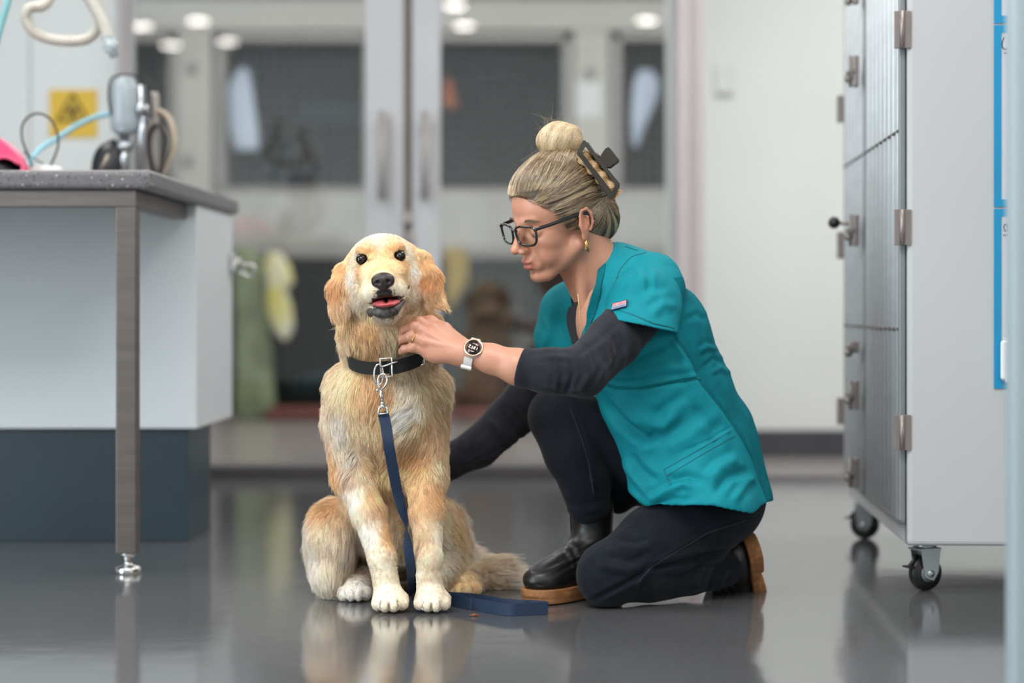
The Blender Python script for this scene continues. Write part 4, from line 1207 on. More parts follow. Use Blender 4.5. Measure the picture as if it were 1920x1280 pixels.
    Cc = Cc * (1 - mixg) + A(hexc('#dfb481')) * mixg
    Cc = np.clip(Cc * tone[:, None] * A((1.06, 1.02, 1.03)), 0, .94)
    for a_, b_ in GRV:
        k_ = np.clip((.0045 - segd(P0, a_, b_)) / .003, 0, 1)[:, None] * .75
        Cc = Cc * (1 - k_) + A(hexc('#8a5c3a')) * k_
    # short dark hair round the mouth and behind the toes
    ll = (P0 - DH_O) @ DH_R
    dk = np.clip((.0125 - np.min([segd(ll, A(a), A(b)) - r * .8 for a, b, r in lips], axis=0)) / .012, 0, 1) * (rng.random(NH) < .45)
    fr_ = (ll[:, 2] < -.05) & (ll[:, 1] < -.07)
    Cc = np.where((dk > .5)[:, None] & fr_[:, None], A(hexc('#4a3d35')), Cc)
    rad = np.where(Ln < .007, .00027, .00037)[:, None] * (1 - S[None, :] ** 2 * .85) * rng.uniform(.8, 1.25, NH)[:, None]
    fur = hairs('fur', Pt, rad, Cc, hair_mat('dog_fur', .06, .45, .42), body)
    fur['kind'] = 'stuff'
    # whiskers
    wp = []; wc = []
    for s in (-1, 1):
        for i in range(7):
            st = HP(s * (.021 + .002 * (i % 2)), -.078 + .009 * (i % 4), -.058 - .004 * (i // 2)); d0 = hd(s * 1, -.1 + .15 * (i % 3), -.15 - .12 * (i // 2))
            wp.append([st + d0 * .045 * t + A((0, 0, -.012)) * t * t for t in S])
    hairs('whisker', np.array(wp), np.full((len(wp), K_), .0002) * (1 - .7 * S), np.full((len(wp), 3), .75), bpy.data.materials['dog_fur'], body)['kind'] = 'stuff'
    # ---------------- eyes, nose, tongue, claws
    me = material('dog_eye', '#0f0704', .10, var=.2, spec=.45)
    mp = material('dog_pupil', '#050404', .10, var=0)
    fw = DH_R @ A((0, -1, .02)); 
    for e in EYE:
        o = MB().sphere(e + DH_R @ A((0, .0000, 0)), .0102, 4).build('eye', me, body)
        o2 = MB().sphere(e + DH_R @ A((0, -.0047, 0)), .0058, 3).build('pupil', mp, None); o2.parent = o; o2.location = -world_loc(o)
    f = Field(tuple(HP(0, -.1, -.045) - .045), tuple(HP(0, -.1, -.045) + .045), .0011)
    f.ell(HP(.001, -.103, -.040), (.0205, .014, .0125), .006, 'u', DH_R).ell(HP(.001, -.106, -.050), (.0125, .0105, .0125), .008, 'u', DH_R)
    for s in (-1, 1):
        f.ell(HP(.001 + s * .0135, -.105, -.045), (.0082, .010, .0092), .005, 'u', DH_R)
        f.ell(HP(.001 + s * .0098, -.1175, -.0455), (.0044, .0065, .0036), .003, 's', DH_R @ rotm(roll=s * 25))
        f.cone(HP(.001 + s * .0125, -.117, -.0465), HP(.001 + s * .0205, -.112, -.050), .0018, .0012, .002, 's')
    f.cone(HP(.001, -.119, -.046), HP(.001, -.114, -.064), .0009, .0012, .002, 's')
    Vn, Qn = f.mesh(); Vn = relax(Vn, Qn, 1)
    Vn = Vn + vnormals(Vn, Qn) * (vnoise(Vn, 1400, 4)[:, :1] * .00018)
    qmesh('nose', Vn, Qn, material('dog_nose', '#2b1c1b', .38, var=.2, color2='#160f10', scale=60, spec=.5, bump=.25, bscale=900), body)
    f = Field(tuple(HP(0, -.06, -.09) - .06), tuple(HP(0, -.06, -.09) + .06), .0014)
    f.chain([HP(.002, -.02, -.088), HP(.003, -.060, -.0865), HP(.003, -.088, -.0895)], [.019, .0195, .0170], .008, 'u', (DH_R @ A((0, .12, 1)), 3.6))
    f.cone(HP(.003, -.03, -.081), HP(.003, -.1, -.083), .002, .002, .006, 's')
    Vt, Qt = f.mesh(); Vt = relax(Vt, Qt, 2)
    qmesh('tongue', Vt, Qt, material('tongue_pink', '#c25a5e', .28, var=.08, scale=80, sss=.3, bump=.15, bscale=600), body)
    f = Field(tuple(HP(0, -.05, -.09) - .07), tuple(HP(0, -.05, -.09) + .07), .0015)
    lp = smooth_path([HP(-.0345, -.034, -.0985), HP(-.027, -.058, -.1000), HP(-.014, -.077, -.1010), HP(.003, -.0830, -.1015), HP(.019, -.076, -.0985), HP(.029, -.056, -.0920), HP(.036, -.040, -.0850)], 6)
    lr = np.interp(np.linspace(0, 6, len(lp)), range(7), [.0020, .0038, .0050, .0056, .0048, .0032, .0014])
    f.chain([A(q) for q in lp], list(lr), .006)
    f.ell(HP(.002, -.0745, -.1055), (.020, .012, .0090), .010, 'u', DH_R)
    f.ell(HP(-.029, -.048, -.1035), (.005, .013, .0075), .008, 'u', DH_R)
    Vl, Ql = f.mesh(); Vl = relax(Vl, Ql, 3); Vl = Vl + vnormals(Vl, Ql) * vnoise(Vl, 420, 9)[:, :1] * .0003
    qmesh('lower_lip', Vl, Ql, material('lip_black', '#5a5452', .45, var=.5, color2='#0c0b0b', scale=150, bump=.3, bscale=400), body)
    # lower front teeth
    t = MB()
    for i in range(6): t.sphere(HP(-.0085 + .0042 * i, -.082 + .0006 * abs(i - 2.5) ** 2, -.0935), .0022, 2, (1, .8, 1.3))
    t.build('teeth', material('teeth', '#cfc6b4', .3), body)
    return body, CP
DOG, _cp = dog()

# collar
def collar():
    C0 = WP(729, 657, 3.815)
    r = empty('collar', Vector(C0)); r.parent = DOG
    mt = material('collar_black', '#101113', .75, var=.2, scale=300, bump=.3, bscale=900)
    mo = material('collar_lining', '#5c5340', .8, var=.1)
    def pt(t, dr=0.0, dz=0.0):  # t = 0 at the front, positive towards the picture's right
        x = math.sin(t) * (.083 + dr); y = -math.cos(t) * (.108 + dr)
        z = -.036 * (math.cos(t) - .15) - (.004 if t < 0 else 0) + .010 * math.sin(t)
        return Vector(C0) + Vector((x, y, z + dz))
    n = 72
    pts = [pt(2 * math.pi * i / n) for i in range(n + 1)]
    nr = [Vector((math.sin(2 * math.pi * i / n) * .18, -math.cos(2 * math.pi * i / n) * .32, 1)) for i in range(n + 1)]
    ribbon(pts, .025, nr, .0045).build('collar_band', mt, r)
    # overlapping free end of the strap on the right with pale edge
    ts = np.linspace(.10, .86, 20)
    p2 = [pt(t, .007 + .004 * math.sin((t - .1) * 3.5), -.002) for t in ts]
    n2 = [Vector((math.sin(t) * .1, -math.cos(t) * .3, 1)) for t in ts]
    ribbon(p2, .027, n2, .0055).build('strap_end', mt, r)
    p3 = [p + Vector((0, .001, .0142)) for p in p2]
    ribbon(p3, .0022, n2, .0066).build('strap_piping', mo, r)
    ms = material('collar_nickel', '#cfcbc6', .2, metal=1.0, var=.05)
    b = MB(); c = pt(.06, .010)
    fr = [c + Vector((dx, -.001, dz)) for dx, dz in ((-.010, -.019), (-.012, .017), (.010, .019), (.012, -.017))]
    b.tube(fr, .0021, 8, closed=True).tube([c + Vector((-.012, -.002, .0)), c + Vector((.022, -.004, .012))], .0019, 8)
    b.build('buckle', ms, r)
    k = MB(); c = pt(.83, .014); k.tube([c + Vector((-.003, -.004, .016)), c + Vector((.004, -.004, .013)), c + Vector((.005, -.003, -.012)), c + Vector((-.003, -.004, -.015))], .0014, 8).build('keeper', ms, r)
    c = pt(-.10, .008); d = MB()
    d.tube([c + Vector((.0085 * math.cos(a), -.006 + .004 * math.cos(a), -.008 + .020 * math.sin(a))) for a in np.linspace(0, 6.283, 24, endpoint=False)], .0019, 8, closed=True)
    d.build('ring', ms, r)
    return c
CR = collar()

def leash():
    Yh = float(CR.y) - .012
    r = empty('leash', W(722, 780, Yh)); tag(r, 'dark blue webbing leash with a chrome snap hook clipped to the dog\'s collar', 'leash')
    s = Yh / FPX
    def P(px, py, dy=0): return W(px, py, Yh + dy)
    ms = material('snap_chrome', '#d2d0ce', .14, metal=1.0, var=.04)
    h = MB()
    hook = smooth_path([P(711, 728), P(709, 712), P(713, 703), P(722, 702), P(726, 712), P(723, 722), P(716, 730)], 5)
    h.tube(hook, .0024, 10)
    h.tube([P(713, 728), P(717, 755)], [.0042, .0030], 12).tube([P(709, 708), P(711, 728)], .0017, 8).sphere(P(707, 731, -.003), .0032, 2)
    h.sphere(P(717, 756), .0046, 3).lathe(P(717, 762), [(0, -.004), (.0055, -.004), (.0055, .002), (.004, .004), (0, .004)], seg=18)
    h.tube([P(711, 761), P(709, 776), P(711, 777)], .0018, 8).tube([P(724, 760), P(727, 773), P(726, 775)], .0018, 8).tube([P(711, 761), P(724, 760)], .0018, 8).tube([P(710, 776), P(727, 774)], .0018, 8)
    h.build('snap_hook', ms, r)
    mt = material('leash_webbing', '#08233f', .7, var=.12, scale=200, bump=.35, bscale=700, stretch=(1, 1, .2))
    # hanging part: width direction turns as the strap twists
    C = [(718, 772, 3.695, .0215, 0), (724, 800, 3.69, .0215, 5), (729, 835, 3.685, .021, 8), (737, 880, 3.70, .021, 12), (746, 925, 3.715, .020, 18), (755, 958, 3.72, .019, 38), (762, 982, 3.725, .019, 75), (763, 1000, 3.73, .019, 115), (765, 1025, 3.735, .019, 160), (768, 1045, 3.74, .019, 185), (771, 1068, 3.75, .019, 205), (773, 1092, 3.775, .019, 225), (774, 1112, 3.80, .019, 245)]
    base = [W(a, b_, Y) for a, b_, Y, w, an in C]
    pts = smooth_path(base, 8)
    t = np.linspace(0, len(C) - 1, len(pts))
    ang = np.interp(t, range(len(C)), [q[4] for q in C]); wd = list(np.interp(t, range(len(C)), [q[3] for q in C]))
    nr = [Vector((math.cos(math.radians(a)), math.sin(math.radians(a)), .05)) for a in ang]
    ribbon(pts, wd, nr, .0016).build('strap', mt, r)
    # folded loop end, two layers lying on edge on the floor
    zc = .0125
    def F(px, Y, z=zc): return Vector(G(px, Y, z))
    l1 = smooth_path([F(774, 3.80, .0125), F(800, 3.83), F(838, 3.835), F(862, 3.80), F(890, 3.765), F(925, 3.72), F(955, 3.695), F(985, 3.70), F(1027, 3.715)], 8)
    ribbon(l1, .0235, [Vector((0, .1 if i > 30 else .5, 1)) for i in range(len(l1))], .0018).build('strap', mt, r)
    l2 = smooth_path([F(822, 3.86), F(850, 3.845), F(880, 3.83), F(912, 3.80), F(940, 3.765), F(975, 3.74), F(1000, 3.74), F(1027, 3.7195)], 8)
    ribbon(l2, .0235, Vector((0, .25, 1)), .0018).build('strap', mt, r)
leash()
# crumb of kibble
c = G(889, 3.692, .003)
kb = MB().sphere(c, .0055, 2, (1.1, .8, .55)).sphere(c + A((.006, .001, -.001)), .003, 2, (1, 1, .6)).sphere(c + A((-.007, 0, -.001)), .0025, 2, (1.2, 1, .5))
tag(kb.build('dog_treat', material('kibble', '#7a4a34', .8, var=.3, scale=300)), 'small brown dog treat crumb on the floor in front of the blue strap', 'treat')
# ------------------------------------------------------------------ kneeling woman
from mathutils.bvhtree import BVHTree
_p, _y = math.radians(17), math.radians(31)
HF = A((-math.cos(_p) * math.cos(_y), -math.cos(_p) * math.sin(_y), -math.sin(_p)))
HL = A((math.sin(_y), -math.cos(_y), 0)); HU = np.cross(HF, HL)
_rr = np.array(Matrix.Rotation(math.radians(-6), 3, Vector(HF)))
if (_rr @ HL)[2] > 0: _rr = _rr.T
HL = _rr @ HL; HU = _rr @ HU                  # head tipped a little towards the viewer
HR = np.stack([HF, HL, HU], 1)
HS = .985
HO = WP(1096, 420, 3.79) - HR @ A((-.014, .071, -.010)) * HS
def Q3(f, l, u): return HO + HR @ (A((f, l, u)) * HS)
def QD(f, l, u): return HR @ A((f, l, u))

def skin_material():
    m = material('skin', '#cf9f88', .44, var=.05, scale=25, sss=.12, bump=.06, bscale=700, spec=.5, color2='#c08c76')
    return m

def face_field():
    h = .0017
    c = A(HO); lo = c - A((.17, .15, .19)); hi = c + A((.17, .15, .15))
    f = Field(lo, hi, h, big=.05)
    E = lambda p, r, k=.01, op='u', R=None: f.ell(Q3(*p), A(r) * HS, k, op, HR if R is None else HR @ R)
    C = lambda a, b, ra, rb, k=.01, op='u': f.cone(Q3(*a), Q3(*b), ra * HS, rb * HS, k, op)
    E((-.012, 0, .046), (.096, .073, .074), .01)
    E((.040, 0, .034), (.050, .061, .054), .02)
    E((.042, 0, -.024), (.046, .055, .062), .02)
    E((.030, 0, -.062), (.044, .046, .036), .02)
    for s in (-1, 1):
        C((-.002, s * .049, -.052), (.060, s * .016, -.096), .016, .015, .015)
        E((.056, s * .037, -.026), (.023, .020, .019), .012)
        E((.060, s * .026, -.054), (.024, .023, .024), .014)
        C((.074, s * .034, .021), (.087, s * .010, .018), .0075, .0075, .010)
    E((.072, 0, -.098), (.0175, .019, .015), .010)
    E((.078, 0, -.066), (.018, .027, .024), .010)
    # nose
    C((.087, 0, .010), (.112, 0, -.030), .0075, .0085, .009)
    E((.1135, 0, -.0335), (.0105, .0095, .0088), .005)
    for s in (-1, 1):
        E((.1015, s * .0115, -.0385), (.0110, .0062, .0072), .005)
        E((.1075, s * .0065, -.0440), (.0055, .0028, .0026), .002, 's')
    # eyes: sockets, lids nearly closed in a downward look
    for s in (-1, 1):
        E((.089, s * .030, -.003), (.011, .015, .010), .010, 's')
        E((.0735, s * .031, -.003), (.0140, .0155, .0130), .004)
        C((.0885, s * .021, -.0075), (.083, s * .043, -.0065), .0013, .0009, .0012, 's')
    # lips with a light smile
    E((.0945, 0, -.0625), (.0075, .0165, .0048), .005)
    E((.0925, 0, -.0745), (.0080, .0150, .0052), .005)
    for a, b in (((.104, 0, -.0690), (.0985, .014, -.0685)), ((.104, 0, -.0690), (.0985, -.014, -.0685)), ((.0985, .014, -.0685), (.086, .0265, -.0640)), ((.0985, -.014, -.0685), (.086, -.0265, -.0640))):
        C(a, b, .0013, .0010, .0020, 's')
    E((.087, 0, -.0855), (.006, .012, .004), .006, 's')
    # smile fold
    for s in (-1, 1):
        E((.0885, s * .0275, -.054), (.004, .004, .012), .012, 's')
    # ears
    for s in (-1, 1):
        Re = rotm(yaw=s * 22) @ rotm(roll=-12)
        E((-.014, s * .0735, -.004), (.0175, .0060, .0290), .004, 'u', Re)
        E((-.008, s * .0735, -.033), (.0090, .0048, .0105), .005, 'u', Re)
        E((-.011, s * .0828, -.001), (.0105, .0055, .0185), .003, 's', Re)
        f.chain([Q3(-.002, s * .0775, .010), Q3(-.008, s * .0790, .020), Q3(-.019, s * .0800, .022), Q3(-.028, s * .0805, .010), Q3(-.029, s * .0795, -.008), Q3(-.022, s * .0775, -.024)], [.0026, .0030, .0033, .0033, .0028, .0022], .003)
        f.chain([Q3(-.012, s * .0775, .012), Q3(-.020, s * .0790, .004), Q3(-.019, s * .0785, -.012)], [.0016, .0022, .0018], .003)
        E((-.001, s * .0765, -.008), (.0045, .0035, .0060), .003)
    # neck
    NB = WP(1136, 540, 3.90)
    f.cone(Q3(-.034, 0, -.030), NB, .053, .056, .02)
    f.cone(Q3(-.012, .030, -.060), WP(1098, 590, 3.86), .012, .012, .015)
    f.cone(Q3(.005, 0, -.085), WP(1098, 575, 3.90), .020, .018, .02)
    V, Q = f.mesh(); V = relax(V, Q, 2, .45)
    return V, Q

FINGERS = {   # left hand on the dog's neck: knuckle, middle joint, end joint, tip
    'index': ([WP(812, 616, 3.692), WP(787, 603, 3.696), WP(769, 610, 3.714), WP(762, 620, 3.724)], [.0115, .0090, .0080, .0068]),
    'middle': ([WP(803, 627, 3.680), WP(777, 613, 3.680), WP(758, 619, 3.698), WP(751, 628, 3.708)], [.0118, .0093, .0082, .0070]),
    'ring': ([WP(797, 642, 3.675), WP(769, 631, 3.671), WP(752, 636, 3.684), WP(746, 643, 3.698)], [.0115, .0090, .0080, .0066]),
    'little': ([WP(799, 658, 3.680), WP(773, 651, 3.673), WP(758, 654, 3.680), WP(751, 659, 3.690)], [.0108, .0083, .0074, .0062])}
THUMB = ([WP(862, 643, 3.690), WP(834, 617, 3.706), WP(808, 602, 3.716), WP(792, 600, 3.722)], [.0150, .0115, .0098, .0078])
WRIST = WP(882, 662, 3.672)

def arm_field():
    lo = A((W(745, 0, 3.68).x, 3.60, W(0, 760, 3.6).z)); hi = A((W(1030, 0, 3.6).x + .03, 3.76, W(0, 585, 3.6).z))
    f = Field(lo, hi, .0016, big=.05)
    f.chain([WP(1010, 698, 3.655), WP(972, 688, 3.658), WP(920, 672, 3.666), WRIST], [.037, .0335, .0270, .0225], .02, 'u', ((0, 1, 0), 1.06))
    f.cone(WRIST, WP(858, 660, 3.676), .0225, .0225, .015)
    for k, (P, R) in FINGERS.items():
        base = {'index': WP(862, 650, 3.680), 'middle': WP(862, 655, 3.674), 'ring': WP(862, 664, 3.672), 'little': WP(862, 671, 3.676)}[k]
        f.cone(base, P[0], .0135, R[0] * 1.02, .012)
    for k, (P, R) in FINGERS.items():
        f.chain(P, R, .004)
        f.ell(P[1], (R[1] * 1.06,) * 3, .004)            # knuckle
    f.ell(WP(822, 666, 3.680), (.026, .016, .0155), .012)   # heel of the hand
    f.chain(THUMB[0], THUMB[1], .010)
    # tendons and creases
    for k in FINGERS:
        P = FINGERS[k][0]; f.cone(P[0] + A((0, -.0085, .002)), WP(862, 655, 3.660), .0030, .0018, .006)
        d = (P[1] - P[0]); 
    V, Q = f.mesh(); V = relax(V, Q, 2, .4)
    return V, Q

def hand_far():
    """right hand resting on the dog's back"""
    f = Field((-.37, 3.95, .15), (-.16, 4.16, .36), .0026, big=.05)
    B = WP(815, 875, 4.065)
    f.cone(WP(850, 862, 4.07), B, .023, .022, .01)
    for i, dz in enumerate((.028, .010, -.010, -.028)):
        k = B + A((-.050, -.004 + .004 * i, dz + .006)); f.cone(B, k, .016, .0115, .01)
        p = k + A((-.030, .000, .004)); q = p + A((-.016, -.010 + .002 * i, -.004)); t = q + A((-.010, -.012, -.006))
        f.chain([k, p, q, t], [.0105, .0088, .0078, .0064], .004)
    f.chain([B + A((-.01, 0, .02)), B + A((-.03, -.012, .045)), B + A((-.048, -.018, .06))], [.014, .011, .008], .008)
    V, Q = f.mesh(); return relax(V, Q, 2, .4), Q

def torso_field(h, grow=0.0):
    """bare upper body under the clothes"""
    f = Field((-.06, 3.70, .22), (.46, 4.14, .73), h, big=.08)
    f.chain([WP(1140, 540, 3.90), WP(1165, 600, 3.915), WP(1215, 700, 3.93), WP(1290, 830, 3.94)], [.058 + grow, .098 + grow, .100 + grow, .105 + grow], .04)
    f.cone(WP(1215, 562, 3.83), WP(1068, 590, 3.99), .046 + grow, .046 + grow, .03)
    return f

def build_person():
    Vf, Qf = face_field()
    Va, Qa = arm_field()
    Vh, Qh = hand_far()
    f = torso_field(.005); f.ell(WP(1120, 600, 3.875), (.040, .05, .07), .02); Vt, Qt = f.mesh(); Vt = relax(Vt, Qt, 1)
    V, Q = join([(Vf, Qf), (Va, Qa), (Vh, Qh), (Vt, Qt)])
    # lips, cheeks and nails have their own colour
    col = np.ones((len(V), 3)) * A(hexc('#c48d74'))
    loc = ((V - HO) @ HR) / HS
    pink = A(hexc('#a65c50'))
    lip = np.clip(1.25 - np.linalg.norm((loc - A((.094, 0, -.0690))) / A((.014, .021, .0105)), axis=1), 0, .35) / .35
    col = col * (1 - lip[:, None] * .8) + pink * lip[:, None] * .8
    for s in (-1, 1):
        ck = np.clip(1 - np.linalg.norm((loc - A((.062, s * .04, -.035))) / .03, axis=1), 0, 1)[:, None] * .35
        col = col * (1 - ck) + A(hexc('#bd7058')) * ck
        er = np.clip(1.3 - np.linalg.norm((loc - A((-.014, s * .077, -.006))) / A((.02, .012, .034)), axis=1), 0, .5)[:, None]
        col = col * (1 - er) + A(hexc('#c07a62')) * er
        br = np.clip(1.15 - np.linalg.norm((loc - A((.082, s * .030, .0185))) / A((.014, .022, .0035)), axis=1), 0, .3)[:, None] / .3 * .55
        col = col * (1 - br) + A(hexc('#7c5840')) * br
    ns = np.clip(1 - np.linalg.norm((loc - A((.118, 0, -.036))) / .02, axis=1), 0, 1)[:, None] * .3
    col = col * (1 - ns) + A(hexc('#bf7560')) * ns
    kn = np.zeros(len(V))
    for P, R in FINGERS.values(): kn = np.maximum(kn, np.clip(1 - np.linalg.norm(V - P[0] + A((0, .008, 0)), axis=1) / .014, 0, 1)); kn = np.maximum(kn, np.clip(1 - np.linalg.norm(V - P[1], axis=1) / .012, 0, 1))
    col = col * (1 - .4 * kn[:, None]) + A(hexc('#b86e58')) * .4 * kn[:, None]
    m = skin_material(); nt = m.node_tree; b = nt.nodes['Principled BSDF']
    at = nt.nodes.new('ShaderNodeAttribute'); at.attribute_name = 'tint'
    cr = [n for n in nt.nodes if n.type == 'VALTORGB'][0]
    cr.color_ramp.elements[0].color = (.88, .86, .85, 1); cr.color_ramp.elements[1].color = (1, 1, 1, 1)
    mx = nt.nodes.new('ShaderNodeMix'); mx.data_type = 'RGBA'; mx.blend_type = 'MULTIPLY'; mx.inputs[0].default_value = 1
    nt.links.new(at.outputs['Color'], mx.inputs[6]); nt.links.new(cr.outputs[0], mx.inputs[7]); nt.links.new(mx.outputs[2], b.inputs['Base Color'])
    o = qmesh('person', V, Q, m, None, {'tint': col})
    tag(o, 'woman in teal scrub top and black glasses kneeling with a hand at the dog\'s neck', 'person')
    # eyes
    me = material('eye_white', '#c9c2bc', .2); mi = material('iris', '#3d4d55', .1)
    for s in (-1, 1):
        e = MB().sphere(Q3(.0735, s * .031, -.004), .0126 * HS, 3).build('eye', me, o)
        i = MB().sphere(Q3(.0795, s * .0312, -.0085), .0064 * HS, 3).build('iris', mi, None); i.parent = e; i.location = -world_loc(e)
    return o
PERSON = build_person()

# ------------------------------------------------------------------ clothes
def px_of(V):
    return np.stack([VX + V[:, 0] * FPX / V[:, 1], VY - (V[:, 2] - CAM_H) * FPX / V[:, 1]], 1)
def seg2(P, a, b):
    a, b = A(a), A(b); ba = b - a; h = np.clip(((P - a) @ ba) / (ba @ ba), 0, 1); return np.linalg.norm(P - a - h[:, None] * ba, axis=1), h
def add_folds(V, Q, folds, ymax=0.15, it=1):
    """raises ridges (amp > 0) or presses valleys (amp < 0) into the cloth along lines; tapered at both ends"""
    N = vnormals(V, Q); P = px_of(V); D = np.zeros(len(V)); side = N[:, 1] < ymax
    for pts, w, amp in folds:
        best = np.full(len(V), 1e9); par = np.zeros(len(V)); n = len(pts) - 1
        for i in range(n):
            d, h = seg2(P, pts[i], pts[i + 1]); m = d < best; best = np.where(m, d, best); par = np.where(m, (i + h) / n, par)
        tp = np.clip(np.minimum(par, 1 - par) * 5 + .15, 0, 1)
        D += amp * np.exp(-(best / w) ** 2) * tp
        D -= amp * .45 * np.exp(-((best - w * 1.7) / w) ** 2) * tp
    D = np.where(side, D, 0)
    V = V + N * D[:, None]
    return relax(V, Q, it, .3)

def cloth_material(name, color, color2=None, rough=.75, weave=1400, sheen=.2, bump=.12, dark=None, wr=True, spec=.3):
    m = material(name, color, rough, var=.06, scale=40, sheen=sheen, bump=0, color2=color2, spec=spec)
    nt = m.node_tree; N = nt.nodes; L = nt.links; b = N['Principled BSDF']
    tc = N.new('ShaderNodeTexCoord')
    w = N.new('ShaderNodeTexWave'); w.inputs['Scale'].default_value = weave / 6; w.bands_direction = 'DIAGONAL'
    L.new(tc.outputs['Object'], w.inputs['Vector'])
    nz = N.new('ShaderNodeTexNoise'); nz.inputs['Scale'].default_value = 30; nz.inputs['Detail'].default_value = 4
    mp = N.new('ShaderNodeMapping'); mp.inputs['Scale'].default_value = (1, 1, .5); mp.inputs['Rotation'].default_value = (0, .6, 0)
    L.new(tc.outputs['Object'], mp.inputs[0]); L.new(mp.outputs[0], nz.inputs['Vector'])
    b1 = N.new('ShaderNodeBump'); b1.inputs['Strength'].default_value = bump; b1.inputs['Distance'].default_value = .001
    b2 = N.new('ShaderNodeBump'); b2.inputs['Strength'].default_value = .35 if wr else .1; b2.inputs['Distance'].default_value = .006
    L.new(w.outputs['Fac'], b1.inputs['Height']); L.new(nz.outputs['Fac'], b2.inputs['Height']); L.new(b2.outputs[0], b1.inputs['Normal']); L.new(b1.outputs[0], b.inputs['Normal'])
    return m
M_teal = cloth_material('teal_cotton', '#077f8b', '#057783', rough=.75, sheen=.0, spec=.2)
M_teal2 = cloth_material('teal_rib', '#066b76', '#055f69', rough=.85, weave=2600, bump=.5, sheen=.0, spec=.15)
M_char = cloth_material('charcoal_jersey', '#2b2c33', '#202127', rough=.95, weave=2200, sheen=.08, spec=.1)
M_jean = cloth_material('black_denim', '#141922', '#0d1118', rough=.85, weave=2600, bump=.35, sheen=.06, spec=.15)
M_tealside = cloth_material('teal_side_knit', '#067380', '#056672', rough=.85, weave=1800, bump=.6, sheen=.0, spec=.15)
M_teal3 = cloth_material('teal_welt', '#067480', '#06707b', rough=.8, weave=2600, bump=.4, sheen=.0, spec=.2)
M_stitch = material('teal_seam', '#056068', .8)

def arm_sleeve(P, R, k, folds, name, cuff_p, cuff_n, h=.003):
    lo = np.min([p - r for p, r in zip(P, R)], 0) - .02; hi = np.max([p + r for p, r in zip(P, R)], 0) + .02
    f = Field(lo, hi, h, big=.05)
    f.chain(P, R, k)
    f.cut(cuff_p, cuff_n, .003)
    V, Q = f.mesh(); V = relax(V, Q, 2, .5)
    V = add_folds(V, Q, folds, .4)
    return V, Q

def shirt():
    # left sleeve (towards the viewer)
    P = [WP(1218, 560, 3.835), WP(1150, 640, 3.73), WP(1092, 697, 3.655), WP(1030, 696, 3.652), WP(978, 689, 3.656), WP(955, 684, 3.66)]
    R = [.054, .0520, .0480, .0435, .0360, .0350]
    cp = WP(974, 688, 3.656); cn = WP(900, 668, 3.668) - WP(974, 688, 3.656)
    folds = [([(1062, 742), (1075, 700), (1066, 665)], 5, -.0035), ([(1085, 738), (1105, 700), (1095, 662)], 6, .0035), ([(1104, 735), (1122, 695), (1108, 655)], 5, -.0035), ([(1122, 715), (1140, 680), (1128, 640)], 6, .003),
             ([(1140, 700), (1160, 665), (1150, 625)], 5, -.003), ([(1165, 680), (1180, 640), (1170, 600)], 6, .003), ([(1040, 738), (1046, 700), (1040, 672)], 5, .002), ([(1000, 672), (1040, 668), (1075, 672)], 5, .002), ([(1080, 668), (1120, 640), (1160, 605)], 6, -.002),
             ([(1010, 725), (1050, 735), (1090, 736)], 6, .002)]
    V1, Q1 = arm_sleeve(P, R, .02, folds, 's', cp, cn, .0026)
    # right sleeve (behind)
    P = [WP(1076, 610, 4.0), WP(1012, 715, 4.06), WP(955, 785, 4.10), WP(898, 838, 4.085), WP(838, 868, 4.07), WP(815, 880, 4.065)]
    R = [.046, .047, .047, .042, .036, .035]
    folds = [([(985, 840), (960, 800), (940, 770)], 6, -.003), ([(1000, 820), (975, 780), (955, 755)], 6, .003), ([(960, 845), (935, 805), (915, 785)], 6, .002), ([(860, 880), (920, 850), (965, 825)], 4, -.0015)]
    cp = WP(826, 873, 4.07); cn = WP(835, 875, 4.065) - WP(900, 835, 4.085)
    V2, Q2 = arm_sleeve(P, R, .02, folds, 's', cp, cn)
    # body of the shirt, seen as a black strip in the neckline
    f = torso_field(.004, .006)
    f.ell(WP(1094, 600, 3.925), (.024, .04, .07), .02)
    f.cone(WP(1124, 470, 3.82), WP(1100, 632, 3.80), .040, .010, .004, 's', ((0, 1, 0), .3))
    f.cone(WP(1140, 440, 3.88), WP(1140, 520, 3.88), .08, .075, .004, 's')
    V3, Q3_ = f.mesh(); V3 = relax(V3, Q3_, 1)
    V, Q = join([(V1, Q1), (V2, Q2), (V3, Q3_)])
    o = qmesh('undershirt', V, Q, M_char, PERSON)
    return o
SHIRT = shirt()

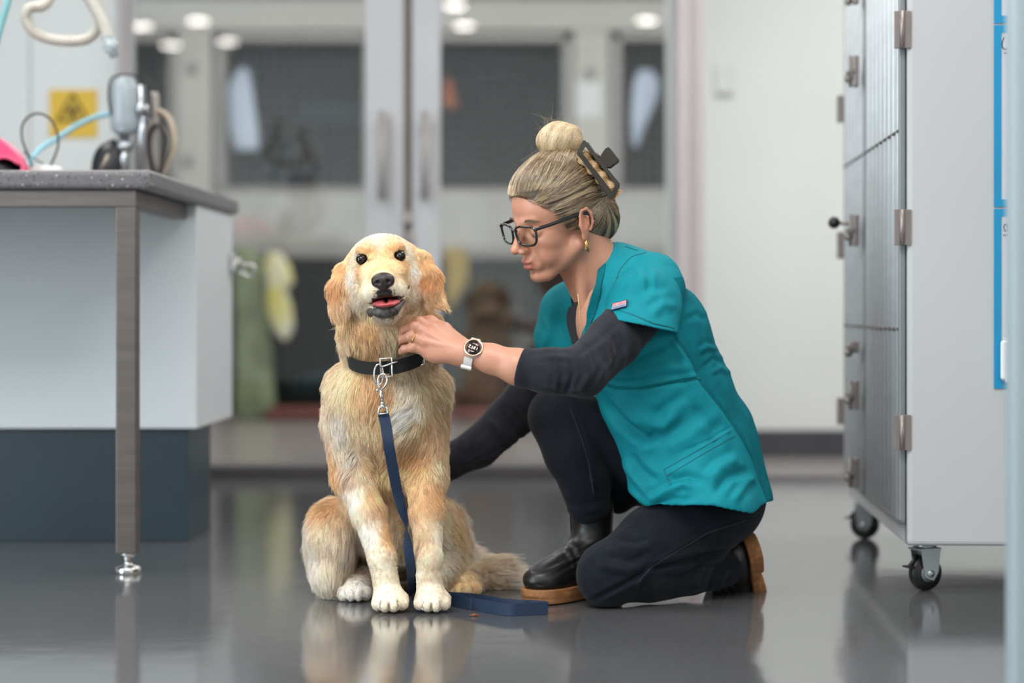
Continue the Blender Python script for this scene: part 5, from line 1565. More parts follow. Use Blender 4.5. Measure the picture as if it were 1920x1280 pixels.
def scrub():
    f = Field((-.10, 3.66, .14), (.48, 4.16, .75), .0036, big=.08)
    ax = A((.50, 0, -.86))                        # lean of the trunk
    lat = A((.42, -.90, .0))                      # her left
    sq = (A((0, 1, 0)), .92)
    f.chain([WP(1160, 560, 3.90), WP(1205, 640, 3.915), WP(1252, 745, 3.93), WP(1296, 850, 3.945), WP(1312, 960, 3.95)], [.098, .132, .134, .132, .140], .03)
    # shoulders
    f.chain([WP(1222, 548, 3.835), WP(1150, 545, 3.905), WP(1068, 588, 3.99)], [.066, .070, .056], .03)
    f.ell(WP(1275, 640, 3.90), (.060, .09, .10), .03)
    f.chain([WP(1072, 590, 3.985), WP(1060, 635, 3.985), WP(1062, 685, 3.98)], [.062, .066, .050], .03)      # far chest side
    f.ell(WP(1146, 650, 3.84), (.060, .060, .070), .03)                     # chest front
    f.cone(WP(1152, 494, 3.89), WP(1215, 522, 3.86), .038, .050, .03); f.cone(WP(1122, 506, 3.90), WP(1158, 500, 3.90), .042, .040, .03)       # towards the neck
    # loose lower front and back panel
    f.cone(WP(1352, 800, 3.95), WP(1376, 935, 3.95), .062, .078, .03)
    f.cone(WP(1210, 790, 3.90), WP(1232, 930, 3.87), .055, .055, .03)
    f.cone(WP(1300, 860, 3.87), WP(1330, 960, 3.84), .075, .095, .04)
    # neck opening and V
    f.cone(WP(1103, 448, 3.88), WP(1112, 500, 3.885), .046, .040, .004, 's')
    f.cone(WP(1103, 480, 3.84), WP(1083, 640, 3.80), .028, .006, .003, 's', ((0, 1, 0), .20))
    f.cone(WP(1083, 535, 3.86), WP(1078, 645, 3.84), .012, .006, .003, 's', ((0, 1, 0), .12))
    # armhole hidden inside the sleeve; hem
    hx = [float((q - VX) / FPX * 3.86) for q in (1140, 1170, 1203, 1232, 1262, 1330, 1372, 1405, 1445)]
    hz = [CAM_H + (VY - q) / FPX * 3.86 for q in (895, 912, 951, 945, 939, 938, 950, 959, 947)]
    def hem(x, y, zz): return zz - np.interp(x, hx, hz).astype(np.float32) + 0 * y
    f.put(hem, (-.10, 3.66, .14), (.48, 4.16, .30), .003, 's')
    f.cut(WP(1208, 948, 3.86), (-.55, 0, -.85), .01)
    V, Q = f.mesh(); V = relax(V, Q, 3, .5)
    F = [([(1255, 620), (1263, 632), (1295, 675), (1316, 722), (1338, 748), (1372, 795), (1393, 825), (1411, 860), (1419, 890), (1438, 940)], 3.2, -.0030),
         ([(1262, 612), (1290, 700), (1302, 712)], 9, .004), ([(1150, 690), (1200, 668), (1262, 640)], 10, -.006), ([(1165, 712), (1230, 690), (1300, 690)], 9, .004),
         ([(1122, 716), (1153, 731), (1200, 731), (1260, 719), (1314, 711)], 3.5, -.0030), ([(1122, 708), (1153, 722), (1200, 722), (1260, 710), (1314, 702)], 4, .0030),
         ([(1132, 745), (1165, 790), (1210, 826), (1232, 818)], 9, -.009), ([(1150, 740), (1195, 785), (1245, 800), (1270, 770)], 13, .009),
         ([(1180, 850), (1200, 880), (1235, 905)], 9, -.007), ([(1172, 870), (1195, 905), (1222, 935)], 7, .005), ([(1240, 840), (1290, 820), (1350, 770)], 14, .006), ([(1270, 850), (1330, 825), (1372, 798)], 3, -.002),
         ([(1215, 938), (1250, 920), (1285, 908), (1300, 918)], 7, .008), ([(1225, 950), (1262, 936), (1300, 934)], 6, -.006), ([(1250, 900), (1290, 892), (1330, 905)], 8, -.006),
         ([(1325, 905), (1350, 875), (1385, 858)], 10, .008), ([(1340, 925), (1365, 895), (1405, 880)], 8, -.007), ([(1375, 940), (1400, 905), (1415, 895)], 8, .005),
         ([(1300, 760), (1335, 800), (1345, 840)], 10, -.005), ([(1290, 735), (1250, 760), (1220, 790)], 10, -.004),
         ([(1310, 660), (1325, 650), (1345, 655)], 5, .004), ([(1318, 690), (1338, 672), (1360, 680)], 5, -.003), ([(1330, 700), (1352, 690), (1372, 700)], 5, .003), ([(1285, 600), (1305, 590), (1325, 600)], 6, -.003),
         ([(1020, 590), (1030, 620), (1022, 650)], 8, .004), ([(1045, 560), (1048, 610), (1060, 650)], 9, -.004), ([(1100, 600), (1112, 560), (1135, 520)], 7, .003)]
    V = add_folds(V, Q, F, .25, 1)
    n = vnoise(V, 28, 31); V = V + vnormals(V, Q) * n[:, :1] * .0022
    # open the hem, the neck and keep a thin cloth edge
    N = vnormals(V, Q); fn = N[Q].mean(1); fc = V[Q].mean(1)
    keep = ~((fn[:, 2] < -.6) & (fc[:, 2] < np.interp(fc[:, 0], hx, hz) + .004))
    V4, Q4 = V, Q[keep]
    # sleeve
    g = Field((.02, 3.60, .50), (.36, 3.96, .72), .0024, big=.05)
    g.chain([WP(1222, 530, 3.845), WP(1208, 572, 3.80), WP(1194, 640, 3.750)], [.062, .0725, .0790], .02)
    g.chain([WP(1222, 530, 3.845), WP(1208, 572, 3.80), WP(1194, 650, 3.745)], [.055, .0665, .0730], .004, 's')
    g.cut(WP(1200, 609, 3.69), A((-.20, -.03, -.97)), .002)
    Vs, Qs = g.mesh(); Vs = relax(Vs, Qs, 2, .4)
    SF = [([(1150, 577), (1185, 590), (1225, 608), (1262, 616)], 2.2, -.0016), ([(1165, 540), (1200, 520), (1240, 512)], 10, .004), ([(1185, 565), (1215, 540), (1255, 540)], 9, -.004), ([(1220, 590), (1245, 570), (1268, 575)], 9, .004), ([(1200, 498), (1216, 520), (1218, 550)], 6, -.003)]
    Vs = add_folds(Vs, Qs, SF, .5, 1)
    V5, Q5 = join([(V4, Q4), (Vs, Qs)])
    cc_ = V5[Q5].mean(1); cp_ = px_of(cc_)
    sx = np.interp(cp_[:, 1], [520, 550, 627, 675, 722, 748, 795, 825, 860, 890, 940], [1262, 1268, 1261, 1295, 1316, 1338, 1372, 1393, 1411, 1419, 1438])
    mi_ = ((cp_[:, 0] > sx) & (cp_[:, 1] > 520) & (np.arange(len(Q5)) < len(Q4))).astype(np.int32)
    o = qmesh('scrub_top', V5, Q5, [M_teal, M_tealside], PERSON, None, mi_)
    md = o.modifiers.new('cloth', 'SOLIDIFY'); md.thickness = .0016; md.offset = -1
    bvh = BVHTree.FromPolygons([tuple(v) for v in V5], [tuple(int(i) for i in q) for q in Q5])
    return o, bvh
SCRUB, BV = scrub()

def on_cloth(px, py, off=.0012, bvh=None, far=5.0):
    d = (W(px, py, 4.0) - Vector((0, 0, CAM_H))).normalized()
    hit, n, i, dist = (bvh or BV).ray_cast(Vector((0, 0, CAM_H)), d, far)
    if hit is None: return None
    if n.dot(d) > 0: n = -n
    return hit + n * off, n
def strip_on(pts, width, th, name, mat, parent, off=.0012, step=6, bvh=None):
    path = []
    for (x0, y0), (x1, y1) in zip(pts, pts[1:]):
        k = max(1, int(math.hypot(x1 - x0, y1 - y0) / step))
        for i in range(k): path.append((x0 + (x1 - x0) * i / k, y0 + (y1 - y0) * i / k))
    path.append(pts[-1]); P, Nn = [], []
    for q in path:
        r = on_cloth(q[0], q[1], off, bvh)
        if r is None: continue
        P.append(r[0]); Nn.append(r[1])
    if len(P) < 3: return None
    P2 = [P[0]] + [(P[i - 1] + P[i] * 2 + P[i + 1]) / 4 for i in range(1, len(P) - 1)] + [P[-1]]
    Wd = [(P2[min(i + 1, len(P2) - 1)] - P2[max(0, i - 1)]).cross(Nn[i]).normalized() for i in range(len(P2))]
    o = ribbon(P2, width, Wd, th).build(name, mat, parent)
    return o
def scrub_details():
    def sub(pts, w, th, name, mat, off=.0012):
        o = strip_on(pts, w, th, name, mat, None, off)
        if o is not None: o.parent = SCRUB; o.location = -world_loc(SCRUB)
    # ribbed neckband on both sides of the V
    sub([(1141, 466), (1131, 485), (1126, 520), (1116, 560), (1106, 600), (1099, 640)], .016, .0022, 'neckband', M_teal2, .001)
    # pocket trim, lower pocket, seams
    sub([(1124, 714), (1153, 727), (1200, 727), (1260, 715), (1314, 706)], .0085, .0014, 'pocket_trim', M_teal3, .0006)
    for pts in ([(1245, 880), (1312, 842), (1378, 803)], [(1250, 892), (1316, 852), (1384, 813)], [(1245, 880), (1250, 895), (1258, 910)],
                [(1265, 636), (1295, 675), (1316, 722), (1338, 748), (1372, 795), (1393, 825), (1411, 860), (1419, 890), (1434, 925)],
                [(1148, 578), (1185, 589), (1225, 606), (1264, 615)], [(1150, 540), (1162, 505), (1185, 480), (1212, 474)], [(1196, 470), (1172, 462)]):
        sub(pts, .0013, .0010, 'seam', M_stitch, .0006)
    # badge at the sleeve hem
    r = on_cloth(1163, 574, .0034)
    if r:
        c, n = r; c = Vector(c); n = sum([Vector(on_cloth(1163 + a_, 574 + b_)[1]) for a_, b_ in ((-9, 0), (9, 0), (0, -5), (0, 5), (0, 0), (14, 4)) if on_cloth(1163 + a_, 574 + b_)], Vector()).normalized()
        right = (W(1180, 577, c.y) - W(1147, 571, c.y)).normalized(); right = (right - n * right.dot(n)).normalized(); up = n.cross(right).normalized()
        if up.z < 0: up = -up
        M = Matrix((right, up, n)).transposed().to_4x4(); M.translation = c
        w, h = .0172, .0088
        b = MB().box((-w, -h, -.001), (w, h, .0012), .0006).build('badge', material('badge_navy', '#1c2f5c', .7), None, M)
        b.parent = SCRUB; b.location = -world_loc(SCRUB)
        def sub2(mb, name, mat):
            o = mb.build(name, mat, None, M); o.parent = SCRUB; o.location = -world_loc(SCRUB); return o
        sub2(MB().box((-w + .0016, .0, .0010), (w - .0016, h - .0016, .0017)), 'badge_red', material('badge_red', '#b5323a', .7))
        sub2(MB().box((-w + .0016, -h + .0016, .0010), (w - .0016, .0, .0017)), 'badge_white', material('badge_grey', '#9aa0ae', .7))
        text_mesh('CHEROKEE', .0062, M @ Matrix.Translation((0, .0014, .0018)), material('badge_text', '#e8dcdc', .7), SCRUB, 'badge_lettering', (.030))
        text_mesh('WORKWEAR', .0052, M @ Matrix.Translation((0, -.0062, .0018)), material('badge_text2', '#26345c', .7), SCRUB, 'badge_lettering', (.028))
def text_mesh(txt, size, M, mat, parent, name, fit=None, ext=.0002):
    c = bpy.data.curves.new('t', 'FONT'); c.body = txt; c.size = size; c.extrude = ext; c.align_x = 'CENTER'; c.resolution_u = 3
    o = bpy.data.objects.new('t', c); COL.objects.link(o)
    dg = bpy.context.evaluated_depsgraph_get(); dg.update()
    me = bpy.data.meshes.new_from_object(o.evaluated_get(dg))
    bpy.data.objects.remove(o)
    if fit:
        xs = [v.co.x for v in me.vertices]; s = fit / (max(xs) - min(xs)); me.transform(Matrix.Diagonal((s, 1, 1, 1)))
    me.transform(M)
    r = new_obj(name, me, mat, None); r.parent = parent; r.location = -world_loc(parent); return r
scrub_details()

def jeans():
    f = Field((-.07, 3.68, .0), (.48, 4.18, .47), .0036, big=.06)
    # near leg, kneeling
    kz = .0615
    K1 = G(1142, 3.815, kz)
    f.chain([WP(1345, 935, 3.95), WP(1305, 975, 3.915), WP(1230, 1020, 3.865), K1], [.098, .090, .078, .0600], .02)
    f.ell(G(1138, 3.812, .064), (.058, .060, .062), .02)
    f.chain([K1, G(1215, 3.85, .060), G(1290, 3.90, .058), G(1352, 3.965, .058)], [.055, .056, .050, .043], .006)
    # seat
    f.ell(WP(1362, 930, 4.00), (.070, .12, .080), .03)
    f.ell(WP(1330, 900, 4.02), (.11, .13, .10), .03)
    # far leg, knee raised
    f.chain([WP(1320, 905, 4.05), WP(1180, 850, 4.02), WP(1047, 778, 3.985)], [.100, .090, .062], .02)
    f.chain([WP(1046, 782, 3.98), WP(1075, 850, 3.965), WP(1097, 905, 3.95), WP(1104, 945, 3.945)], [.0600, .0590, .0510, .0450], .012)
    f.ell(WP(1160, 900, 4.02), (.045, .05, .07), .02)
    f.cut((0, 0, .001), (0, 0, -1), .002)
    f.cut(WP(1103, 975, 3.945), (.03, 0, -1), .003) if False else None
    V, Q = f.mesh(); V = relax(V, Q, 2, .5)
    F = [([(1100, 1130), (1150, 1105), (1200, 1078), (1218, 1060)], 5, -.006), ([(1120, 1060), (1170, 1070), (1212, 1062)], 7, .005), ([(1130, 1040), (1180, 1050), (1215, 1042)], 6, -.004), ([(1150, 1022), (1195, 1030), (1222, 1020)], 7, .004),
         ([(1190, 1100), (1200, 1080), (1225, 1062)], 6, .005), ([(1215, 1068), (1290, 1050), (1370, 1030)], 6, -.008), ([(1300, 1100), (1310, 1075), (1320, 1060)], 6, .005), ([(1325, 1110), (1335, 1080), (1345, 1062)], 5, -.005), ([(1345, 1110), (1352, 1085), (1362, 1070)], 5, .005),
         ([(1215, 1060), (1300, 1010), (1370, 985), (1425, 975)], 3, .002), ([(1070, 745), (1095, 800), (1110, 870), (1115, 940)], 3, .002), ([(1060, 955), (1095, 960), (1140, 952)], 5, .003), ([(1062, 935), (1095, 945), (1135, 935)], 5, -.003), ([(1250, 1130), (1290, 1120), (1330, 1105)], 6, -.003)]
    V = add_folds(V, Q, F, .3, 1)
    n = vnoise(V, 35, 41); V = V + vnormals(V, Q) * n[:, :1] * .0014
    V[:, 2] = np.maximum(V[:, 2], .001)
    return qmesh('jeans', V, Q, M_jean, PERSON)
JEANS = jeans()

M_leather = material('black_leather', '#100f10', .42, var=.25, scale=30, bump=.3, bscale=70, spec=.5, color2='#191718')
M_crepe = material('crepe_sole', '#9b6a3f', .8, var=.15, scale=90, bump=.5, bscale=260, color2='#7d5230')
def boot(M, shaft, up_pts=None):
    """local frame: x to the toe, z up, origin under the heel"""
    Mi = np.array(M.to_3x3()); t = A(M.translation)
    f = Field((-.06, -.06, -.002), (.25, .06, .36), .003, big=.05)
    top = .20 if shaft else .12
    f.chain([(.036, 0, top), (.034, 0, .11), (.030, 0, .07)], [.047, .040, .037], .015)
    f.chain([(.016, 0, .058), (.085, 0, .058), (.150, 0, .050)], [.034, .036, .034], .02)
    f.ell((.168, .0, .046), (.052, .0425, .031), .02)
    f.cone((.045, 0, .105), (.125, 0, .062), .034, .030, .02)
    f.ell((-.002, 0, .055), (.036, .033, .035), .015)
    f.cut((0, 0, .026), (0, 0, -1), .004)
    f.cut((0, 0, top), (0, 0, 1), .004)
    V, Q = f.mesh(); V = relax(V, Q, 2, .5)
    N = vnormals(V, Q)
    wr = np.sin(V[:, 2] * 420 + V[:, 0] * 120 + 2.0 * np.sin(V[:, 1] * 60)) * np.exp(-((V[:, 2] - .085) / .022) ** 2) * .0022 + np.sin(V[:, 0] * 330 + V[:, 2] * 60) * np.exp(-((V[:, 0] - .115) / .020) ** 2) * .0010 * (V[:, 2] > .05)
    V = V + N * wr[:, None]
    r = empty('boot', Vector(t)); r.parent = PERSON; r.location = Vector(t) - world_loc(PERSON)
    V = V @ Mi.T + t
    qmesh('boot_upper', V, Q, M_leather, r)
    g = Field((-.06, -.06, -.004), (.25, .06, .05), .0022, big=.05)
    z = ((0, 0, 1), 4.0)
    def plan(z0, z1, circ):
        def fn(x, y, zz):
            d = None
            for (xa, ra), (xb, rb) in zip(circ, circ[1:]):
                h = np.clip((x - xa) / (xb - xa), 0, 1); q = np.sqrt((x - xa - h * (xb - xa)) ** 2 + y ** 2) - (ra + (rb - ra) * h)
                d = q if d is None else np.minimum(d, q)
            w = np.abs(zz - (z0 + z1) / 2) - (z1 - z0) / 2
            return np.maximum(d, w) + 0 * x
        xs_ = [c_[0] for c_ in circ]; rm = max(c_[1] for c_ in circ)
        g.put(fn, (min(xs_) - rm, -rm, z0), (max(xs_) + rm, rm, z1), .003)
    plan(.015, .030, [(-.004, .0350), (.05, .0335), (.150, .0450), (.178, .0440)])
    plan(.001, .020, [(.100, .0390), (.150, .0455), (.175, .0440)])
    plan(.001, .020, [(-.004, .0355), (.020, .0345)])
    Vs, Qs = g.mesh(); Vs = relax(Vs, Qs, 1, .4) @ Mi.T + t
    qmesh('sole', Vs, Qs, M_crepe, r)
    if shaft:
        e = MB().prism([(.020, -.0395, .09), (.055, -.0375, .09), (.058, -.043, .19), (.018, -.045, .19)], (0, -.002, 0))
        for v in e.bm.verts: v.co = M @ v.co
        o = e.build('elastic_gusset', material('elastic', '#101010', .9, bump=.5, bscale=900), r)
    return r
# far boot flat on the floor
heel = Vector(G(1130, 3.985, 0)); x = Vector((-.71, -.70, 0)).normalized(); z = Vector((0, 0, 1)); y = z.cross(x)
M1 = Matrix((x, y, z)).transposed().to_4x4(); M1.translation = heel - x * .004 + Vector((0, 0, 0.001))
boot(M1, True)
# near boot: heel up, toes bent on the floor
x = Vector((.10, .50, -.55)).normalized(); z = Vector((-.92, -.30, -.02)); z = (z - x * z.dot(x)).normalized(); y = z.cross(x)
M2 = Matrix((x, y, z)).transposed().to_4x4(); M2.translation = Vector(WP(1423, 1030, 3.985))
boot(M2, False)

# ------------------------------------------------------------------ glasses, jewellery, watch
def P_(f, l, u): return Vector(Q3(f, l, u))
def accessories():
    mf = material('acetate_black', '#0b0e0f', .12, var=.1, coat=.5)
    g = empty('glasses', P_(.1, 0, 0)); g.parent = PERSON; g.location = P_(.1, 0, 0)
    fr = MB()
    def outline(s, k=1.0):
        pts = []
        for a in np.linspace(0, 2 * math.pi, 40, endpoint=False):
            ca, sa = math.cos(a), math.sin(a)
            ex = .60; x = .0290 * k * math.copysign(abs(ca) ** ex, ca); zz = .0195 * k * math.copysign(abs(sa) ** ex, sa)
            x *= 1 + .10 * (zz / .0195)                       # wider at the top
            l = s * .0360 + x * 1.0
            pts.append(P_(.1085 - abs(l) ** 2 * 2.6, l, -.004 + zz))
        return pts
    for s in (-1, 1):
        fr.tube(outline(s), .0025, 8, closed=True, flat=None)
    fr.tube([P_(.1065, -.0085, .004), P_(.1105, 0, .007), P_(.1065, .0085, .004)], .0026, 8)
    for s in (-1, 1): fr.tube([P_(.1085 - .059 ** 2 * 2.6, s * .0620, .009), P_(.094, s * .067, .010)], .0036, 8)
    fr.build('frame', mf, g)
    for s in (-1, 1):
        t = MB().tube(smooth_path([P_(.096, s * .0665, .0100), P_(.05, s * .0725, .0115), P_(.0, s * .0765, .014), P_(-.020, s * .0790, .010), P_(-.034, s * .0780, -.006)], 6), .0036, 8, flat=(HL, .5))
        t.build('temple', mf, g)
        c = MB(); bm = c.bm; vs = [bm.verts.new(p) for p in outline(s, .97)]; ctr = bm.verts.new(P_(.1085 - .0335 ** 2 * 2.6 + .001, s * .0335, -.004))
        for i in range(len(vs)): bm.faces.new((vs[i], vs[(i + 1) % len(vs)], ctr))
        lens = c.build('lens', glass_material('spectacle_lens', .10, (.93, .95, .95)), g)
    h = MB(); h.tube([P_(.1000, .0640, .0135), P_(.0992, .0645, .0075)], .0007, 6).build('hinge_pin', M_steel2, g)
    # ear hoop
    mg = material('gold', '#c9a566', .25, metal=1.0, var=.08)
    for s in (1, -1):
        c = P_(-.006, s * .0775, -.0520)
        e = MB().tube([c + Vector(QD(math.cos(a) * .0025, s * math.cos(a) * .0055, math.sin(a) * .0115)) for a in np.linspace(0, 6.283, 28, endpoint=False)], .0022, 8, closed=True)
        e.tube([c + Vector(QD(math.cos(a) * .002 + .003, s * math.cos(a) * .0045, math.sin(a) * .0095)) for a in np.linspace(0, 6.283, 28, endpoint=False)], .0014, 8, closed=True)
        e.build('earring', mg, PERSON)
    # thin neck chain hanging inside the V
    MB().tube(smooth_path([W(1083, 548, 3.795), W(1086, 575, 3.785), W(1088, 600, 3.78), W(1092, 625, 3.775)], 8), .0007, 6).build('necklace', mg, PERSON)
    # ring
    P = FINGERS['ring'][0]; d = Vector(P[1] - P[0]).normalized(); c = Vector(P[0] + (P[1] - P[0]) * .80); u = d.orthogonal().normalized(); w = d.cross(u)
    MB().tube([c + (u * math.cos(a) + w * math.sin(a)) * .0103 for a in np.linspace(0, 6.283, 28, endpoint=False)], .0016, 8, closed=True).build('finger_ring', mg, PERSON)
    # watch
    wt = empty('watch', W(889, 650, 3.655)); wt.parent = PERSON; wt.location = W(889, 650, 3.655)
    ax = Vector(WP(920, 672, 3.666) - WRIST).normalized()                     # along the forearm
    n = Vector((-.10, -.86, .50)); n = (n - ax * n.dot(ax)).normalized(); b = ax.cross(n).normalized()
    if b.z < 0: b = -b
    c0 = Vector(WP(889, 664, 3.672)); cc = c0 + n * .0245
    Mw = Matrix((ax, b, n)).transposed().to_4x4(); Mw.translation = cc
    mw = material('watch_white', '#c9c6c0', .4, var=.03)
    MB().lathe((0, 0, -.005), [(0, 0), (.0175, 0), (.0190, .002), (.0190, .006), (.0175, .0072), (0, .0072)], seg=40).build('case', mw, wt, Mw)
    MB().lathe((0, 0, .0018), [(.0155, 0), (.0192, 0), (.0192, .0020), (.0180, .0032), (.0158, .0030), (.0155, .0)], seg=40).build('bezel', material('rose_gold', '#c9a48c', .25, metal=.9, var=.04), wt, Mw)
    MB().lathe((0, 0, .0020), [(0, 0), (.0160, 0), (.0160, .0016), (0, .0018)], seg=40).build('screen', material('screen_dark', '#161018', .08, var=.1), wt, Mw)
    MB().lathe((.0, .0, .0), [(0, 0), (.0025, 0), (.0025, .004), (0, .004)], axis=(1, 0, 0)).build('crown', mw, wt, Mw @ Matrix.Translation((.0185, .006, -.001)))
    mt = material('watch_digits', '#d9b9a6', .5, emis=1.2, var=0)
    R = Matrix.Rotation(math.radians(176), 4, 'Z')
    for txt, sz, yy, ft in (('1312', .0085, -.0028, .0175), ('MON 12', .0032, -.0090, .008), ('6421', .0030, .0075, .007)):
        o = text_mesh(txt, sz, Mw @ R @ Matrix.Translation((0, yy, .0042)), mt, wt, 'watch_digits', ft, .00005)
    # strap round the wrist
    pts, wd = [], []
    for a in np.linspace(38, 322, 30):
        t = math.radians(a); q = c0 + n * (math.cos(t) * .0245) + b * (math.sin(t) * .0300) - ax * (.004 if True else 0)
        pts.append(q)
    ribbon(pts, .0165, ax, .0028).build('strap', mw, wt)
    k = c0 + n * (math.cos(math.radians(232)) * .0255) + b * (math.sin(math.radians(232)) * .0275)
    k = c0 + n * .003 - b * .0320 - ax * .005
    MB().box((-.0112, -.0040, -.004), (.0105, .0030, .0040), .0018).build('keeper', mw, wt, Matrix((ax, b, n)).transposed().to_4x4().copy() if False else Matrix.Translation(k) @ Matrix((ax, b, n)).transposed().to_4x4())
accessories()

# ------------------------------------------------------------------ hair
def hair():
    f = Field(A(HO) - A((.16, .14, .10)), A(HO) + A((.18, .14, .21)), .0025, big=.05)
    E = lambda p, r, k=.01, op='u', R=None: f.ell(Q3(*p), A(r) * HS, k, op, HR if R is None else HR @ R)
    E((-.020, 0, .054), (.101, .0815, .086), .01)
    E((.030, 0, .062), (.058, .066, .052), .02)
    E((-.062, 0, -.004), (.058, .068, .060), .02)
    E((-.085, .0, -.022), (.040, .055, .046), .02)
    # face and ears stay free
    E((.094, 0, .000), (.064, .095, .072), .006, 's', rotm(pitch=0, roll=12))
    for s in (-1, 1):
        E((-.008, s * .082, -.018), (.026, .024, .036), .006, 's')
        E((.035, s * .085, -.045), (.050, .060, .042), .008, 's')
    f.cut(Q3(0, 0, -.075), QD(.0, 0, -1), .006)
    V, Q = f.mesh(); V = relax(V, Q, 3, .5); N = vnormals(V, Q)
    base = A(hexc('#6f5740'))
    mh = hair_mat('head_hair', .16, .32, .25)
    mcap = material('hair_base', '#6d553c', .6, var=.3, scale=60, color2='#4d3b2a', bump=.4, bscale=300)
    o = qmesh('hair', V, Q, mcap, PERSON)
    # bun
    BC = WP(1050, 264, 3.83); BR = A((.045, .040, .037))
    g = Field(BC - .07, BC + .07, .0022, big=.05); g.ell(BC, BR * .93, .01); g.cone(BC + A((.008, 0, -.02)), WP(1072, 312, 3.84), .022, .024, .02)
    Vb, Qb = g.mesh(); Vb = relax(Vb, Qb, 2); bo = qmesh('hair_bun', Vb, Qb, material('bun_base', '#b3925f', .6, var=.3, scale=60, color2='#8a6d45'), None); bo.parent = o; bo.location = -world_loc(o)
    rng = np.random.default_rng(9)
    kd = kdtree.KDTree(len(V))
    for i, v in enumerate(V): kd.insert(v, i)
    kd.balance()
    # strands combed from the hairline up and back to the clip line
    A1, A2 = WP(1078, 292, 3.82), WP(1146, 372, 3.80)
    loc = ((V - HO) @ HR) / HS
    fc = V[Q].mean(1); lf = ((fc - HO) @ HR) / HS
    fa = np.linalg.norm(np.cross(V[Q[:, 2]] - V[Q[:, 0]], V[Q[:, 3]] - V[Q[:, 1]]), axis=1)
    w = fa * np.where(lf[:, 1] > -.03, 1.4, .5); w = w * (lf[:, 2] > -.07)
    # hidden inner side of the cap facing the skin is skipped
    nf = N[Q].mean(1); outw = ((fc - Q3(-.02, 0, .03)) * nf).sum(1) > -0.01; w = w * outw
    NS = 60000; pk = rng.choice(len(Q), NS, p=w / w.sum()); p0 = fc[pk] + rng.normal(size=(NS, 3)) * .001
    q_ = p0 - (WP(1078, 292, 3.82) + WP(1146, 372, 3.80)) / 2; lane0 = np.sin(np.arctan2(q_ @ HU, q_ @ HF) * 58 + vnoise(p0, 14, 53)[:, 0] * 2.2)
    K_ = 9; P = np.zeros((NS, K_, 3)); ofs = rng.uniform(.0002, .0022, NS) + np.clip(lane0, 0, 1) * .0028
    cur = p0.copy(); L = rng.uniform(.025, .070, NS)
    ab = A2 - A1
    def target(q):
        h = np.clip(((q - A1) @ ab) / (ab @ ab), 0, 1); l = ((q - HO) @ HR)[:, 1]
        t = A1 + h[:, None] * ab
        t = t - np.outer(np.clip(.0 - l, 0, .06), HL) * .6
        return t
    wob = vnoise(p0, 18, 51) * .22 + rng.normal(size=(NS, 3)) * .05
    for j in range(K_):
        idxs = np.array([kd.find(q)[1] for q in cur]); nn = N[idxs]; sp = V[idxs]
        dist = ((cur - sp) * nn).sum(1)
        cur = cur - nn * dist[:, None] + nn * ofs[:, None]
        P[:, j] = cur
        d = target(cur) - cur; dl = np.linalg.norm(d, axis=1, keepdims=True); d = d / (dl + 1e-6)
        d = d + wob + vnoise(cur, 60, 52) * .08; d -= nn * (d * nn).sum(1, keepdims=True); d /= np.linalg.norm(d, axis=1, keepdims=True) + 1e-9
        cur = cur + d * np.minimum(L / (K_ - 1), dl[:, 0] * .5 + .0003)[:, None]
    S = np.linspace(0, 1, K_)
    # streaks: colour depends on the lane the strand runs in
    q_ = p0 - (A1 + A2) / 2; phi = np.arctan2(q_ @ HU, q_ @ HF)
    lane = np.sin(phi * 34 + vnoise(p0, 14, 53)[:, 0] * 2.2) * .28 + np.sin(phi * 83 + vnoise(p0, 18, 54)[:, 1] * 2.0) * .22 + .5
    t = np.clip((lane - .5) * 1.9 + .42 + rng.normal(0, .24, NS), 0, 1)[:, None]
    dk, md, lt = A(hexc('#4e3b29')), A(hexc('#957550')), A(hexc('#e6d0a8'))
    C = np.where(t < .5, dk + (md - dk) * t * 2, md + (lt - md) * (t - .5) * 2)
    nape = np.clip((-.005 - ((p0 - HO) @ HU)) / .03, 0, 1)[:, None] * np.clip((.02 - ((p0 - HO) @ HF)) / .03, 0, 1)[:, None]
    C = C * (1 - .25 * nape)
    s_ = hairs('hair_strands', P, np.full((NS, K_), .00024) * (1 - .6 * np.abs(S - .4)), C, mh, None); s_.parent = o; s_.location = -world_loc(o); s_['kind'] = 'stuff'
    # bun strands: arcs wound round the ball
    NB_ = 12000; Pb = np.zeros((NB_, K_ + 3, 3)); kb = K_ + 3
    axv = A((.78, -.30, -.30)); axv /= np.linalg.norm(axv); u = np.cross(axv, (0, 0, 1)); u /= np.linalg.norm(u); v = np.cross(axv, u)
    h = rng.uniform(-.985, .985, NB_); a0 = rng.uniform(0, 6.283, NB_); span = rng.uniform(.7, 2.0, NB_); lift = rng.uniform(.97, 1.05, NB_)
    tw = rng.normal(0, .22, NB_)
    for j in range(kb):
        a = a0 + span * j / (kb - 1); hh = np.clip(h + tw * (j / (kb - 1) - .5) + .10 * np.sin(a * 1.0), -.995, .995); r = np.sqrt(1 - hh ** 2)
        dirv = axv[None] * hh[:, None] + (u[None] * np.cos(a)[:, None] + v[None] * np.sin(a)[:, None]) * r[:, None]
        groove = 1 + .022 * np.sin(hh * 7 + np.sin(a) * 1.5)
        Pb[:, j] = BC + dirv * BR[None] * (lift * groove)[:, None]
    lane = np.sin(h * 13 + 1.2) * .5 + .5; t = np.clip(lane * .5 + .35 + rng.normal(0, .15, NB_), 0, 1)[:, None]
    Cb = A(hexc('#a3845a')) + (A(hexc('#f0dcb4')) - A(hexc('#a3845a'))) * t
    # twist of hair inside the clip
    NT = 4500; Pt = np.zeros((NT, kb, 3)); T1, T2 = WP(1092, 292, 3.775), WP(1150, 356, 3.775); dT = (T2 - T1); dl = np.linalg.norm(dT); dT /= dl
